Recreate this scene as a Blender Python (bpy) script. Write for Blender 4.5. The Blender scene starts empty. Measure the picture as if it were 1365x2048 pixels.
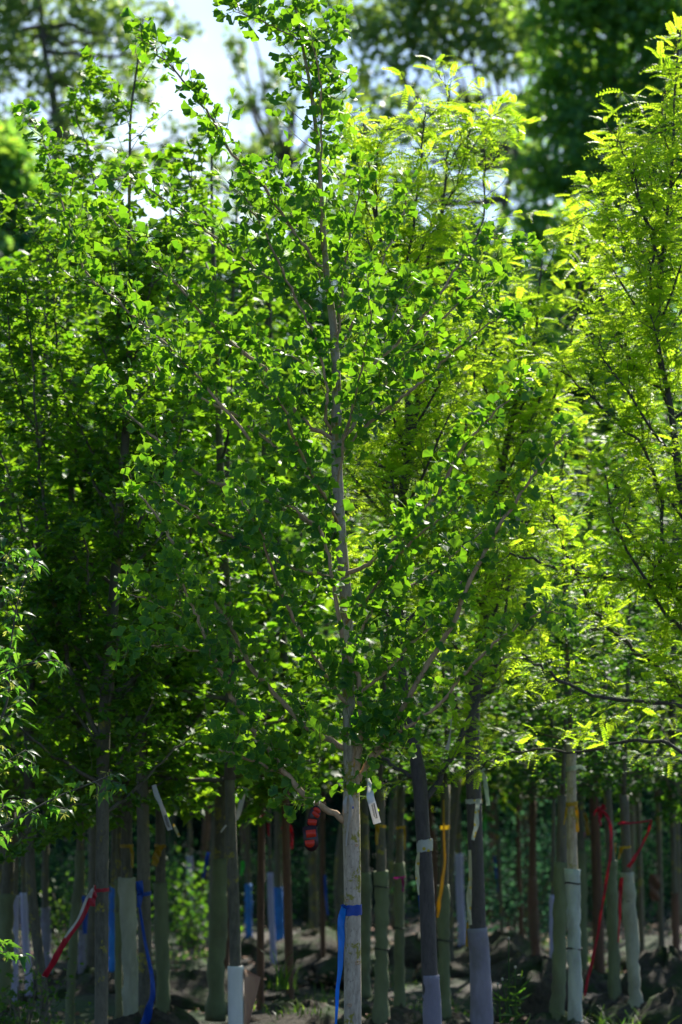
import bpy, math, random
import numpy as np
from mathutils import Vector
random.seed(7)
R = np.random.default_rng(11)
rad = math.radians
SC = bpy.context.scene
COL = SC.collection

# ------------------------------------------------------------------ camera, sky, sun, exposure
F = 4750.0            # focal length in pixels of the 2048 px high frame
CAMZ = 1.5
HZ = 1560.0
cam = bpy.data.cameras.new('camera')
camo = bpy.data.objects.new('camera', cam); COL.objects.link(camo)
camo.location = (0, 0, CAMZ); camo.rotation_euler = (rad(90), 0, 0)
cam.sensor_fit = 'VERTICAL'; cam.sensor_height = 36; cam.sensor_width = 24
cam.lens = F/2048*36
cam.shift_y = (HZ-1024)/2048
cam.clip_start = 0.1; cam.clip_end = 2000
cam.dof.use_dof = True; cam.dof.focus_distance = 9.5; cam.dof.aperture_fstop = 2.7
SC.camera = camo

SUN_AZ, SUN_EL = 24, 45
world = bpy.data.worlds.new("World"); SC.world = world; world.use_nodes = True
wn = world.node_tree
sky = wn.nodes.new('ShaderNodeTexSky'); sky.sky_type = 'NISHITA'; sky.sun_disc = False
sky.sun_elevation = rad(SUN_EL); sky.sun_rotation = rad(SUN_AZ)
sky.air_density = 1.3; sky.dust_density = 1.2; sky.ozone_density = 2.6
# thin bright cloud drifting low in the direction of the sun
_tc = wn.nodes.new('ShaderNodeTexCoord'); _nz = wn.nodes.new('ShaderNodeTexNoise'); _nz.inputs['Scale'].default_value = 7; _nz.inputs['Detail'].default_value = 5
wn.links.new(_tc.outputs['Generated'], _nz.inputs['Vector'])
_mr = wn.nodes.new('ShaderNodeMapRange'); _mr.inputs[1].default_value = .34; _mr.inputs[2].default_value = .56; wn.links.new(_nz.outputs['Fac'], _mr.inputs[0])
_dp = wn.nodes.new('ShaderNodeVectorMath'); _dp.operation = 'DOT_PRODUCT'; _dp.inputs[1].default_value = (-.07, .965, .25); wn.links.new(_tc.outputs['Generated'], _dp.inputs[0])
_m2 = wn.nodes.new('ShaderNodeMapRange'); _m2.inputs[1].default_value = .93; _m2.inputs[2].default_value = .995; wn.links.new(_dp.outputs['Value'], _m2.inputs[0])
_mu = wn.nodes.new('ShaderNodeMath'); _mu.operation = 'MULTIPLY'; wn.links.new(_mr.outputs[0], _mu.inputs[0]); wn.links.new(_m2.outputs[0], _mu.inputs[1])
_mx = wn.nodes.new('ShaderNodeMix'); _mx.data_type = 'RGBA'; wn.links.new(_mu.outputs[0], _mx.inputs[0]); _wb = wn.nodes.new('ShaderNodeMix'); _wb.data_type = 'RGBA'; _wb.blend_type = 'MULTIPLY'; _wb.inputs[0].default_value = 1; _wb.inputs[7].default_value = (.90, 1.0, 1.2, 1); wn.links.new(sky.outputs[0], _wb.inputs[6]); wn.links.new(_wb.outputs[2], _mx.inputs[6]); _mx.inputs[7].default_value = (7.6, 9.2, 11, 1)
wn.links.new(_mx.outputs[2], wn.nodes['Background'].inputs[0])
wn.nodes['Background'].inputs[1].default_value = 0.066
sl = bpy.data.lights.new('sun', 'SUN'); sl.energy = 5.0; sl.angle = rad(0.5); sl.color = (1, 0.94, 0.82)
so = bpy.data.objects.new('sun', sl); COL.objects.link(so)
sdir = Vector((math.sin(rad(SUN_AZ))*math.cos(rad(SUN_EL)), math.cos(rad(SUN_AZ))*math.cos(rad(SUN_EL)), math.sin(rad(SUN_EL))))
so.rotation_euler = sdir.to_track_quat('Z', 'Y').to_euler()
SC.view_settings.view_transform = 'Standard'; SC.view_settings.look = 'None'
SC.view_settings.exposure = 1.22; SC.view_settings.gamma = 1
SC.render.engine = 'CYCLES'
SC.cycles.max_bounces = 8; SC.cycles.transmission_bounces = 6; SC.cycles.diffuse_bounces = 4; SC.cycles.glossy_bounces = 2
SC.cycles.sample_clamp_indirect = 4; SC.cycles.use_denoising = True

def W(px, py, Y):
    return np.array([(px-682.5)*Y/F, Y, CAMZ-(py-HZ)*Y/F])
def ZtoPy(z, Y): return HZ-(z-CAMZ)*F/Y

# ------------------------------------------------------------------ materials
def newmat(name):
    m = bpy.data.materials.new(name); m.use_nodes = True
    nt = m.node_tree
    return m, nt, nt.nodes, nt.links, nt.nodes['Principled BSDF']
def rgb(c): return (c[0], c[1], c[2], 1)
def mixc(N, L, fac, a, b, blend='MIX'):
    n = N.new('ShaderNodeMix'); n.data_type = 'RGBA'; n.blend_type = blend
    for i, v in ((0, fac), (6, a), (7, b)):
        if hasattr(v, 'is_linked'): L.new(v, n.inputs[i])
        else: n.inputs[i].default_value = v if i == 0 else rgb(v)
    return n.outputs[2]
def mth(N, L, op, a, b=None, clamp=False):
    n = N.new('ShaderNodeMath'); n.operation = op; n.use_clamp = clamp
    for i, v in ((0, a), (1, b)):
        if v is None: continue
        if hasattr(v, 'is_linked'): L.new(v, n.inputs[i])
        else: n.inputs[i].default_value = v
    return n.outputs[0]
def noise(N, L, scale, detail=4, vec=None, rough=.6):
    n = N.new('ShaderNodeTexNoise'); n.inputs['Scale'].default_value = scale; n.inputs['Detail'].default_value = detail
    n.inputs['Roughness'].default_value = rough
    if vec is not None: L.new(vec, n.inputs['Vector'])
    return n.outputs['Fac']
def ramp(N, L, f, lo, hi):
    n = N.new('ShaderNodeMapRange'); n.inputs[1].default_value = lo; n.inputs[2].default_value = hi
    L.new(f, n.inputs[0]); return n.outputs[0]
def coords(N, L, sc=(1, 1, 1)):
    t = N.new('ShaderNodeTexCoord'); m = N.new('ShaderNodeMapping'); m.inputs['Scale'].default_value = sc
    L.new(t.outputs['Object'], m.inputs[0]); return m.outputs[0]

def leafmat(name, d1, d2, t1, t2, rough=.38, spec=.5, trans=.5, veins=0, edge=None):
    """leaf: waxy front over a translucent blade; every leaf has its own shade of green"""
    m, nt, N, L, P = newmat(name)
    a = N.new('ShaderNodeAttribute'); a.attribute_name = 'rnd'
    v = N.new('ShaderNodeAttribute'); v.attribute_name = 'luv'
    sep = N.new('ShaderNodeSeparateXYZ'); L.new(v.outputs['Vector'], sep.inputs[0])
    dcol = mixc(N, L, a.outputs['Fac'], d1, d2)
    tcol = mixc(N, L, a.outputs['Fac'], t1, t2)
    if veins:
        w = mth(N, L, 'SINE', mth(N, L, 'MULTIPLY', sep.outputs[0], veins))
        w = mth(N, L, 'MULTIPLY', mth(N, L, 'POWER', mth(N, L, 'ABSOLUTE', w), 3), .35)
        tcol = mixc(N, L, w, tcol, (t1[0]*.45, t1[1]*.5, t1[2]*.5))
        dcol = mixc(N, L, w, dcol, (d1[0]*1.6, d1[1]*1.4, d1[2]*1.6))
    if edge:
        e = ramp(N, L, sep.outputs[1], .93, 1.0)
        tcol = mixc(N, L, e, tcol, edge); dcol = mixc(N, L, mth(N, L, 'MULTIPLY', e, .5), dcol, edge)
    L.new(dcol, P.inputs['Base Color'])
    P.inputs['Roughness'].default_value = rough; P.inputs['Specular IOR Level'].default_value = spec
    T = N.new('ShaderNodeBsdfTranslucent'); L.new(tcol, T.inputs[0])
    mx = N.new('ShaderNodeMixShader'); mx.inputs[0].default_value = trans
    L.new(P.outputs[0], mx.inputs[1]); L.new(T.outputs[0], mx.inputs[2])
    L.new(mx.outputs[0], N['Material Output'].inputs[0])
    return m

def barkmat(name, base, dark, sc=1.0, lichen=0, streak=1.0, bump=.5):
    m, nt, N, L, P = newmat(name)
    c = coords(N, L, (38*sc, 38*sc, 10*sc*streak))
    n1 = noise(N, L, 1.0, 8, c, .7)
    n2 = noise(N, L, 3.0, 3, coords(N, L, (1, 1, .35)))
    col = mixc(N, L, ramp(N, L, n1, .38, .62), dark, base)
    col = mixc(N, L, mth(N, L, 'MULTIPLY', ramp(N, L, n2, .35, .7), .5), col, (base[0]*1.45, base[1]*1.35, base[2]*1.25))
    spots = ramp(N, L, noise(N, L, 1.0, 3, coords(N, L, (90, 90, 55))), .6, .68)
    col = mixc(N, L, mth(N, L, 'MULTIPLY', spots, .55), col, (dark[0]*.5, dark[1]*.5, dark[2]*.5))
    if lichen:
        l = mth(N, L, 'MULTIPLY', ramp(N, L, noise(N, L, 9, 5, coords(N, L)), .60-lichen*.1, .64-lichen*.1), ramp(N, L, noise(N, L, 70, 3, coords(N, L)), .42, .52))
        col = mixc(N, L, l, col, (.22, .20, .03))
    L.new(col, P.inputs['Base Color']); P.inputs['Roughness'].default_value = .85
    b = N.new('ShaderNodeBump'); b.inputs['Strength'].default_value = bump; b.inputs['Distance'].default_value = .004
    L.new(n1, b.inputs['Height']); L.new(b.outputs[0], P.inputs['Normal'])
    return m

def clothmat(name, col, col2=None, sc=1, rough=.8, trans=0, bump=.4, weave=True):
    m, nt, N, L, P = newmat(name)
    col2 = col2 or tuple(x*.6 for x in col)
    n1 = noise(N, L, 1, 5, coords(N, L, (14*sc, 14*sc, 5*sc)))
    c = mixc(N, L, ramp(N, L, n1, .35, .68), col2, col)
    if weave:
        st = ramp(N, L, noise(N, L, 7, 6, coords(N, L, (1, 1, .5))), .52, .68)
        c = mixc(N, L, mth(N, L, 'MULTIPLY', st, .55), c, (.07, .065, .045))
        n3 = noise(N, L, 260, 1, coords(N, L))
        c = mixc(N, L, mth(N, L, 'MULTIPLY', ramp(N, L, n3, .4, .6), .3), c, tuple(x*.5 for x in col))
    L.new(c, P.inputs['Base Color']); P.inputs['Roughness'].default_value = rough
    b = N.new('ShaderNodeBump'); b.inputs['Strength'].default_value = bump; b.inputs['Distance'].default_value = .012
    L.new(n1, b.inputs['Height']); L.new(b.outputs[0], P.inputs['Normal'])
    if trans:
        T = N.new('ShaderNodeBsdfTranslucent'); L.new(c, T.inputs[0])
        mx = N.new('ShaderNodeMixShader'); mx.inputs[0].default_value = trans
        L.new(P.outputs[0], mx.inputs[1]); L.new(T.outputs[0], mx.inputs[2]); L.new(mx.outputs[0], N['Material Output'].inputs[0])
    return m

def tapemat(name, col, dots=None, stripe=None):
    """thin plastic flagging tape, translucent and slightly glossy"""
    m, nt, N, L, P = newmat(name)
    c = mixc(N, L, ramp(N, L, noise(N, L, 30, 3, coords(N, L, (1, 1, .4))), .3, .7), tuple(x*.75 for x in col), col)
    if dots:
        v = N.new('ShaderNodeTexVoronoi'); v.inputs['Scale'].default_value = 32
        L.new(coords(N, L), v.inputs['Vector'])
        c = mixc(N, L, mth(N, L, 'SUBTRACT', 1, ramp(N, L, v.outputs['Distance'], .26, .30)), c, dots)
    if stripe:
        a = N.new('ShaderNodeAttribute'); a.attribute_name = 'luv'
        s = N.new('ShaderNodeSeparateXYZ'); L.new(a.outputs['Vector'], s.inputs[0])
        c = mixc(N, L, ramp(N, L, s.outputs[0], .12, .18), c, stripe)
    L.new(c, P.inputs['Base Color']); P.inputs['Roughness'].default_value = .35
    T = N.new('ShaderNodeBsdfTranslucent'); L.new(c, T.inputs[0])
    mx = N.new('ShaderNodeMixShader'); mx.inputs[0].default_value = .45
    L.new(P.outputs[0], mx.inputs[1]); L.new(T.outputs[0], mx.inputs[2]); L.new(mx.outputs[0], N['Material Output'].inputs[0])
    return m

M = {}
M['ginkgo_leaf'] = leafmat('ginkgo_leaf', (.016, .082, .030), (.034, .125, .028), (.15, .41, .010), (.31, .60, .014), .45, .22, .5, veins=26, edge=(.38, .62, .03))
M['maple_leaf'] = leafmat('maple_leaf', (.017, .078, .030), (.034, .118, .028), (.17, .43, .012), (.37, .62, .018), .45, .22, .5)
M['locust_leaf'] = leafmat('locust_leaf', (.07, .17, .02), (.12, .24, .02), (.40, .67, .018), (.61, .81, .035), .45, .22, .6)
M['edge_leaf'] = leafmat('edge_leaf', (.022, .08, .032), (.038, .11, .032), (.10, .34, .02), (.22, .46, .03), .42, .3, .5)
M['samara'] = leafmat('samara', (.16, .25, .04), (.26, .30, .07), (.5, .6, .08), (.7, .7, .15), .4, .5, .5)
M['dark_leaf'] = leafmat('dark_leaf', (.014, .07, .036), (.028, .10, .036), (.09, .28, .02), (.22, .44, .02), .5, .15, .45)
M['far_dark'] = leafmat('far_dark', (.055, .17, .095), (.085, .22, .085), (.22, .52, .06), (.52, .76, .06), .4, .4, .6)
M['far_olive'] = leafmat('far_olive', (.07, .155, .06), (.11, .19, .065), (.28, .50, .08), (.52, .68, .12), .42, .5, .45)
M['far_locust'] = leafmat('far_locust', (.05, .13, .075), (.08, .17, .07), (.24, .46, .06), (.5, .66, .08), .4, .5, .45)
M['shade_leaf'] = leafmat('shade_leaf', (.007, .034, .028), (.013, .048, .032), (.012, .06, .022), (.035, .11, .025), .7, .04, .3)  # understorey shade put into the colour: leaves darkened for shrubs and wood edge
M['teal_leaf'] = leafmat('teal_leaf', (.03, .10, .07), (.05, .14, .09), (.05, .16, .08), (.08, .2, .08), .7, .05, .35)
M['grass'] = leafmat('grass', (.018, .065, .016), (.04, .10, .02), (.10, .28, .02), (.26, .44, .03), .4, .4, .45)
M['bark_ginkgo'] = barkmat('bark_ginkgo', (.40, .35, .275), (.15, .13, .10), 1.6, lichen=.6, bump=.7)
M['bark_ginkgo_limb'] = barkmat('bark_ginkgo_limb', (.44, .31, .20), (.22, .15, .09), 2.2, bump=.5)
M['bark_maple'] = barkmat('bark_maple', (.11, .105, .08), (.05, .05, .038), 1.2, lichen=.15)
M['bark_locust'] = barkmat('bark_locust', (.065, .06, .06), (.03, .028, .03), 1.5)
M['bark_red'] = barkmat('bark_red', (.12, .065, .04), (.06, .035, .024), 1.0)
M['bark_twig'] = barkmat('bark_twig', (.17, .15, .08), (.09, .07, .04), 3)
M['bark_far'] = barkmat('bark_far', (.12, .11, .10), (.06, .055, .05), .2)
M['wrap_olive'] = clothmat('wrap_olive', (.15, .185, .095), (.10, .125, .06))
M['wrap_pale'] = clothmat('wrap_pale', (.37, .38, .29), (.24, .25, .18))
M['wrap_blue'] = clothmat('wrap_blue', (.42, .46, .42), (.28, .33, .30))
M['wrap_lavender'] = clothmat('wrap_lavender', (.22, .21, .28), (.16, .155, .21))
M['tube_white'] = clothmat('tube_white', (.62, .63, .62), (.54, .55, .55), bump=.05, weave=False, rough=.5)
M['tube_lavender'] = clothmat('tube_lavender', (.34, .34, .52), (.28, .27, .45), bump=.05, weave=False, rough=.5)
M['wrap_brightblue'] = clothmat('wrap_brightblue', (.03, .22, .66), (.02, .12, .5))
M['cardboard'] = clothmat('cardboard', (.42, .25, .17), (.34, .19, .13), weave=False, bump=.1)
def earthmat():
    m, nt, N, L, P = newmat('mossy_earth')
    c = coords(N, L); n1 = noise(N, L, 22, 8, c, .75); n2 = noise(N, L, 5, 5, c)
    col = mixc(N, L, ramp(N, L, n1, .35, .65), (.022, .020, .018), (.105, .086, .064))
    col = mixc(N, L, ramp(N, L, n2, .48, .58), col, mixc(N, L, n1, (.012, .03, .010), (.05, .085, .02)))
    L.new(col, P.inputs['Base Color']); P.inputs['Roughness'].default_value = .95
    b = N.new('ShaderNodeBump'); b.inputs['Strength'].default_value = 1; b.inputs['Distance'].default_value = .05
    L.new(n1, b.inputs['Height']); L.new(b.outputs[0], P.inputs['Normal'])
    return m
M['burlap'] = earthmat()
M['tie'] = clothmat('tie', (.03, .035, .03))
M['blue_tape'] = tapemat('blue_tape', (.005, .09, .52))
M['blue_tail'] = tapemat('blue_tail', (.01, .30, .90))
M['red_tape'] = tapemat('red_tape', (.42, .008, .03))
M['redwhite_tape'] = tapemat('redwhite_tape', (.55, .02, .05), stripe=(.6, .6, .56))
M['yellow_tape'] = tapemat('yellow_tape', (.50, .33, .01))
M['dotted_tape'] = tapemat('dotted_tape', (.62, .66, .62), dots=(.6, .5, .05))
M['cream_tape'] = tapemat('cream_tape', (.62, .60, .40), dots=(.6, .45, .05))
M['pale_tape'] = tapemat('pale_tape', (.5, .58, .48))
M['purple_tape'] = tapemat('purple_tape', (.28, .01, .16))
M['green_tape'] = tapemat('green_tape', (.05, .6, .08))
M['paper'] = clothmat('paper', (.50, .47, .42), (.42, .40, .36), weave=False, bump=.03, trans=.25)
M['white_paper'] = clothmat('white_paper', (.80, .78, .74), (.72, .70, .66), weave=False, bump=.03, trans=.3)
M['print'] = clothmat('print', (.06, .06, .07), weave=False, bump=0)
M['red_plastic'] = tapemat('red_plastic', (.92, .07, .03))
M['black_plastic'] = clothmat('black_plastic', (.03, .008, .012), weave=False, rough=.4, bump=0)
M['wire'] = clothmat('wire', (.35, .35, .33), weave=False, rough=.4, bump=0)
M['brown_fabric'] = clothmat('brown_fabric', (.16, .08, .05))

# ------------------------------------------------------------------ mesh helpers
def mk(name, verts, faces, mat, parent=None, smooth=True, rnd=None, luv=None):
    me = bpy.data.meshes.new(name)
    verts = np.asarray(verts, dtype=np.float32)
    if isinstance(faces, tuple):            # (flat loop indices, loop totals)
        flat, tot = faces
    else:
        tot = np.array([len(f) for f in faces], dtype=np.int32)
        flat = np.concatenate([np.asarray(f, dtype=np.int32) for f in faces])
    me.vertices.add(len(verts)); me.vertices.foreach_set('co', verts.ravel())
    me.loops.add(len(flat)); me.loops.foreach_set('vertex_index', np.asarray(flat, dtype=np.int32))
    me.polygons.add(len(tot))
    st = np.zeros(len(tot), dtype=np.int32); st[1:] = np.cumsum(tot)[:-1]
    me.polygons.foreach_set('loop_start', st); me.polygons.foreach_set('loop_total', np.asarray(tot, dtype=np.int32))
    if smooth: me.polygons.foreach_set('use_smooth', np.ones(len(tot), dtype=bool))
    if rnd is not None:
        a = me.attributes.new('rnd', 'FLOAT', 'POINT'); a.data.foreach_set('value', np.asarray(rnd, dtype=np.float32))
    if luv is not None:
        a = me.attributes.new('luv', 'FLOAT_VECTOR', 'POINT'); a.data.foreach_set('vector', np.asarray(luv, dtype=np.float32).ravel())
    me.update(calc_edges=True)
    me.materials.append(mat)
    o = bpy.data.objects.new(name, me); COL.objects.link(o)
    if parent is not None:
        o.parent = parent
        o.matrix_parent_inverse = parent.matrix_basis.inverted()
    return o
def tag(o, label=None, cat=None, group=None, kind=None):
    if label: o['label'] = label
    if cat: o['category'] = cat
    if group: o['group'] = group
    if kind: o['kind'] = kind
    return o
def empty(name, loc, label, cat, group=None):
    e = bpy.data.objects.new(name, None); COL.objects.link(e); e.location = loc; e.empty_display_size = .1
    return tag(e, label, cat, group)

def smooth_path(P, n=6):
    """Catmull-Rom through the points"""
    P = np.asarray(P, float)
    if len(P) < 3: 
        t = np.linspace(0, 1, n+1)[:, None]; return P[0]*(1-t)+P[-1]*t
    Q = np.vstack([2*P[0]-P[1], P, 2*P[-1]-P[-2]])
    out = []
    for i in range(1, len(Q)-2):
        for k in range(n):
            t = k/n
            out.append(.5*((2*Q[i])+(-Q[i-1]+Q[i+1])*t+(2*Q[i-1]-5*Q[i]+4*Q[i+1]-Q[i+2])*t*t+(-Q[i-1]+3*Q[i]-3*Q[i+1]+Q[i+2])*t**3))
    out.append(P[-1]); return np.array(out)
def interp_r(rs, m):
    return np.interp(np.linspace(0, 1, m), np.linspace(0, 1, len(rs)), rs)

class MB:
    def __init__(s): s.v = []; s.f = []; s.t = []; s.n = 0; s.luv = []
    def add(s, v, faces, luv=None):
        v = np.asarray(v, float)
        for f in faces: s.f.append(np.asarray(f)+s.n); s.t.append(len(f))
        s.v.append(v); s.n += len(v)
        s.luv.append(np.zeros((len(v), 3)) if luv is None else luv)
    def tube(s, P, r, sides=8, lump=0, cap=True):
        P = np.asarray(P, float); m = len(P); r = interp_r(r, m) if np.ndim(r) else np.full(m, r)
        T = np.gradient(P, axis=0); T /= np.linalg.norm(T, axis=1)[:, None]+1e-9
        ref = np.array([0, 1, 0.]) if abs(T[0][1]) < .9 else np.array([1., 0, 0])
        A = np.cross(T, ref); A /= np.linalg.norm(A, axis=1)[:, None]+1e-9; B = np.cross(T, A)
        th = np.arange(sides)*2*math.pi/sides
        rr = np.repeat(r[:, None], sides, 1)
        if lump:
            ph = R.uniform(0, 6.28, 4)
            k = np.arange(m)[:, None]/m
            rr = rr*(1+lump*(np.sin(th*2+ph[0]+k*9)+.8*np.sin(th*3+ph[1]-k*17)+.7*np.sin(k*31+ph[2])+.5*np.sin(k*53+th+ph[3])))
        V = P[:, None]+rr[..., None]*(np.cos(th)[None, :, None]*A[:, None]+np.sin(th)[None, :, None]*B[:, None])
        F_ = []
        for i in range(m-1):
            for j in range(sides):
                a = i*sides+j; b = i*sides+(j+1) % sides
                F_.append((a, b, b+sides, a+sides))
        if cap: F_.append(tuple(range(sides))[::-1]); F_.append(tuple(range((m-1)*sides, m*sides)))
        s.add(V.reshape(-1, 3), F_)
    def box(s, c, h, rot=None):
        c = np.asarray(c, float); v = np.array([[x, y, z] for x in (-1, 1) for y in (-1, 1) for z in (-1, 1)])*np.asarray(h)
        if rot is not None: v = v@np.asarray(rot).T
        s.add(v+c, [(0, 1, 3, 2), (4, 6, 7, 5), (0, 4, 5, 1), (2, 3, 7, 6), (0, 2, 6, 4), (1, 5, 7, 3)])
    def build(s, name, mat, parent=None, smooth=True):
        return mk(name, np.vstack(s.v), (np.concatenate(s.f), s.t), mat, parent, smooth, luv=np.vstack(s.luv))

# ------------------------------------------------------------------ leaf templates: verts (side, along, normal), faces, uv
def tpl_ginkgo(seed):
    r = np.random.default_rng(seed)
    n = 12; half = rad(r.uniform(42, 66))
    notch = r.uniform(.12, .38); cup = r.uniform(.15, .5); wav = r.uniform(.02, .08)
    th = np.linspace(-half, half, n+1); u = th/half
    V = [(0, 0, 0)]; UV = [(0, 0, 0)]
    edge = 1-notch*np.exp(-(u/.10)**2)-.10*np.abs(u)**3+.035*np.sin(u*11+r.uniform(0, 6))+.02*np.sin(u*23+r.uniform(0, 6))
    for k, fr in enumerate((.4, .78, .94, 1.0)):
        for i in range(n+1):
            q = fr*edge[i] if k > 1 else fr*min(edge[i], 1)
            a = th[i]*(1-.12*(1-fr)) 
            x = q*math.sin(a); y = q*math.cos(a)
            z = cup*x*x*1.3+wav*fr*math.sin(u[i]*8+seed)+(-.1*fr*fr)
            V.append((x, y, z)); UV.append((u[i], fr, 0))
    Fc = [(0, 1+i+1, 1+i) for i in range(n)]
    for k in range(3):
        b = 1+k*(n+1)
        Fc += [(b+i, b+i+1, b+n+2+i, b+n+1+i) for i in range(n)]
    # petiole
    L0 = len(V); pl = r.uniform(.7, 1.05); w = .022
    V += [(-w, 0, 0), (w, 0, 0), (-w, -pl*.5, .06), (w, -pl*.5, .06), (-w, -pl, 0), (w, -pl, 0)]; UV += [(.1, .97, 0)]*6
    Fc += [(L0, L0+1, L0+3, L0+2), (L0+2, L0+3, L0+5, L0+4)]
    V = np.array(V); V[:, 1] += pl
    return V, Fc, np.array(UV)
def tpl_outline(pts, fold=.15, droop=.2, pet=.5):
    """leaf given half outline [(x,y)...] from base to tip, mirrored, fan around the midrib"""
    pts = list(pts); ys = [p[1] for p in pts]
    V = []; mid = []
    for x, y in pts: V.append((x, y, fold*abs(x)-droop*y*y))
    for x, y in pts: V.append((-x, y, fold*abs(x)-droop*y*y))
    n = len(pts)
    for x, y in pts: V.append((0, max(0, min(y, pts[-1][1])), -droop*y*y))
    Fc = []
    for i in range(n-1):
        Fc.append((i, i+1, 2*n+i+1, 2*n+i)); Fc.append((n+i+1, n+i, 2*n+i, 2*n+i+1))
    L0 = len(V)
    if pet:
        V += [(-.02, 0, 0), (.02, 0, 0), (.02, -pet, 0), (-.02, -pet, 0)]; Fc.append((L0, L0+1, L0+2, L0+3))
    V = np.array(V, float); V[:, 1] += pet
    return V, Fc, np.zeros((len(V), 3))
def tpl_maple(fold=.2, droop=.25):
    c = [(0.02, 0), (.28, -.06), (.42, .08), (.33, .22), (.62, .40), (.40, .52), (.26, .50), (.17, .80), (0, 1.0)]
    return tpl_outline(c, fold, droop, .45)
def tpl_edge():
    return tpl_outline([(.01, 0), (.16, .05), (.34, .22), (.22, .30), (.18, .42), (.20, .48), (.13, .66), (.14, .7), (.06, .9), (0, 1.15)], .25, .35, .3)
def tpl_pinnate(npair=9, droop=.55, seed=0):
    r = np.random.default_rng(seed); V = []; Fc = []
    def pt(t): return np.array([0, t*(1-.12*t*droop), -droop*t*t*.8])
    for k in range(npair):
        t = .16+.82*k/(npair-1); c = pt(t)
        ln = .20*(1-.45*abs(t-.5)**1.5*2)*r.uniform(.85, 1.1); wd = .042
        for s in (-1, 1):
            d = np.array([s*.86, .42+r.uniform(-.1, .1), -.22+r.uniform(-.15, .15)]); d /= np.linalg.norm(d)
            q = np.array([-d[1]*s, d[0]*s, .1]); q /= np.linalg.norm(q)
            b = len(V)
            V += [c+d*.01, c+d*ln*.35+q*wd, c+d*ln*.8+q*wd*.8, c+d*ln, c+d*ln*.8-q*wd*.8, c+d*ln*.35-q*wd]
            Fc += [(b, b+1, b+2, b+3), (b, b+3, b+4, b+5)]
    b = len(V)
    for t in (0, .3, .65, 1.0):
        c = pt(t); V += [c+np.array([-.008, 0, 0]), c+np.array([.008, 0, 0])]
    for i in range(3): Fc.append((b+2*i, b+2*i+1, b+2*i+3, b+2*i+2))
    V = np.array(V); return V, Fc, np.zeros((len(V), 3))
def tpl_simple(fold=.2):
    return tpl_outline([(.02, 0), (.3, .3), (.26, .65), (0, 1.0)], fold, .2, 0)
def tpl_small_lobed():
    return tpl_outline([(.02, 0), (.35, .02), (.28, .2), (.48, .42), (.2, .5), (0, 1.0)], .2, .2, 0)
def tpl_quadleaf():
    V = np.array([(0, 0, 0), (.38, .45, .08), (0, 1, 0), (-.38, .45, .08)], float)
    return V, [(0, 1, 2, 3)], np.zeros((4, 3))
def tpl_samara():
    V = np.array([(0, 0, 0), (.07, .5, .02), (.10, .9, 0), (0, 1.0, 0), (-.06, .6, 0)], float)
    return V, [(0, 1, 2, 3, 4)], np.zeros((5, 3))

def scatter(name, tpls, pos, dirs, nrm, size, mat, parent=None, rnd=None, smooth=True):
    """one foliage mesh: templates laid at pos along dirs, facing nrm"""
    pos = np.asarray(pos); N_ = len(pos)
    d = np.asarray(dirs); d = d/(np.linalg.norm(d, axis=1)[:, None]+1e-9)
    n = np.asarray(nrm); n = n-(n*d).sum(1)[:, None]*d; n /= np.linalg.norm(n, axis=1)[:, None]+1e-9
    s = np.cross(d, n)
    rnd = R.random(N_) if rnd is None else rnd
    which = R.integers(0, len(tpls), N_)
    VV = []; LL = []; TT = []; RR = []; UU = []; off = 0
    for k, (tv, tf, tu) in enumerate(tpls):
        ix = np.where(which == k)[0]
        if not len(ix): continue
        sz = np.asarray(size)[ix][:, None, None]
        v = pos[ix][:, None]+sz*(tv[None, :, 0:1]*s[ix][:, None]+tv[None, :, 1:2]*d[ix][:, None]+tv[None, :, 2:3]*n[ix][:, None])
        flat = np.concatenate([np.array(f) for f in tf]); tot = np.array([len(f) for f in tf])
        m = len(tv)
        L_ = (flat[None]+(np.arange(len(ix))*m)[:, None]+off).ravel()
        VV.append(v.reshape(-1, 3)); LL.append(L_); TT.append(np.tile(tot, len(ix)))
        RR.append(np.repeat(rnd[ix], m)); UU.append(np.tile(tu, (len(ix), 1))); off += len(ix)*m
    return mk(name, np.vstack(VV), (np.concatenate(LL), np.concatenate(TT)), mat, parent, smooth, np.concatenate(RR), np.vstack(UU))

def unit(v): return v/(np.linalg.norm(v)+1e-9)
def rvec(): return unit(R.normal(size=3))

class Foliage:
    def __init__(s): s.p = []; s.d = []; s.n = []; s.z = []
    def add(s, p, d, n, z): s.p.append(p); s.d.append(d); s.n.append(n); s.z.append(z)
    def build(s, name, tpls, mat, parent): return scatter(name, tpls, np.array(s.p), np.array(s.d), np.array(s.n), np.array(s.z), mat, parent)

def arc(P):
    d = np.linalg.norm(np.diff(P, axis=0), axis=1); return np.concatenate([[0], np.cumsum(d)])
def at(P, A, s):
    q = np.array([np.interp(s, A, P[:, i]) for i in range(3)])
    q2 = np.array([np.interp(min(s+.02, A[-1]), A, P[:, i]) for i in range(3)]); q1 = np.array([np.interp(max(0, s-.02), A, P[:, i]) for i in range(3)])
    return q, unit(q2-q1)
def grow(p, d, L, up=.3, wob=.25, n=5):
    P = [p]; d = unit(d)
    for i in range(n):
        d = unit(d+np.array([0, 0, up/n])+R.normal(size=3)*wob/n); P.append(P[-1]+d*L/n)
    return np.array(P)

# ------------------------------------------------------------------ species
TG = [tpl_ginkgo(i) for i in range(7)]
TM = [tpl_maple(.2, .25), tpl_maple(.35, .5), tpl_maple(.05, .1)]
TP = [tpl_pinnate(9, .55, 1), tpl_pinnate(8, .9, 2), tpl_pinnate(10, .25, 3)]
TE = [tpl_edge()]
TS = [tpl_small_lobed(), tpl_simple()]
TQ = [tpl_quadleaf()]

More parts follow.
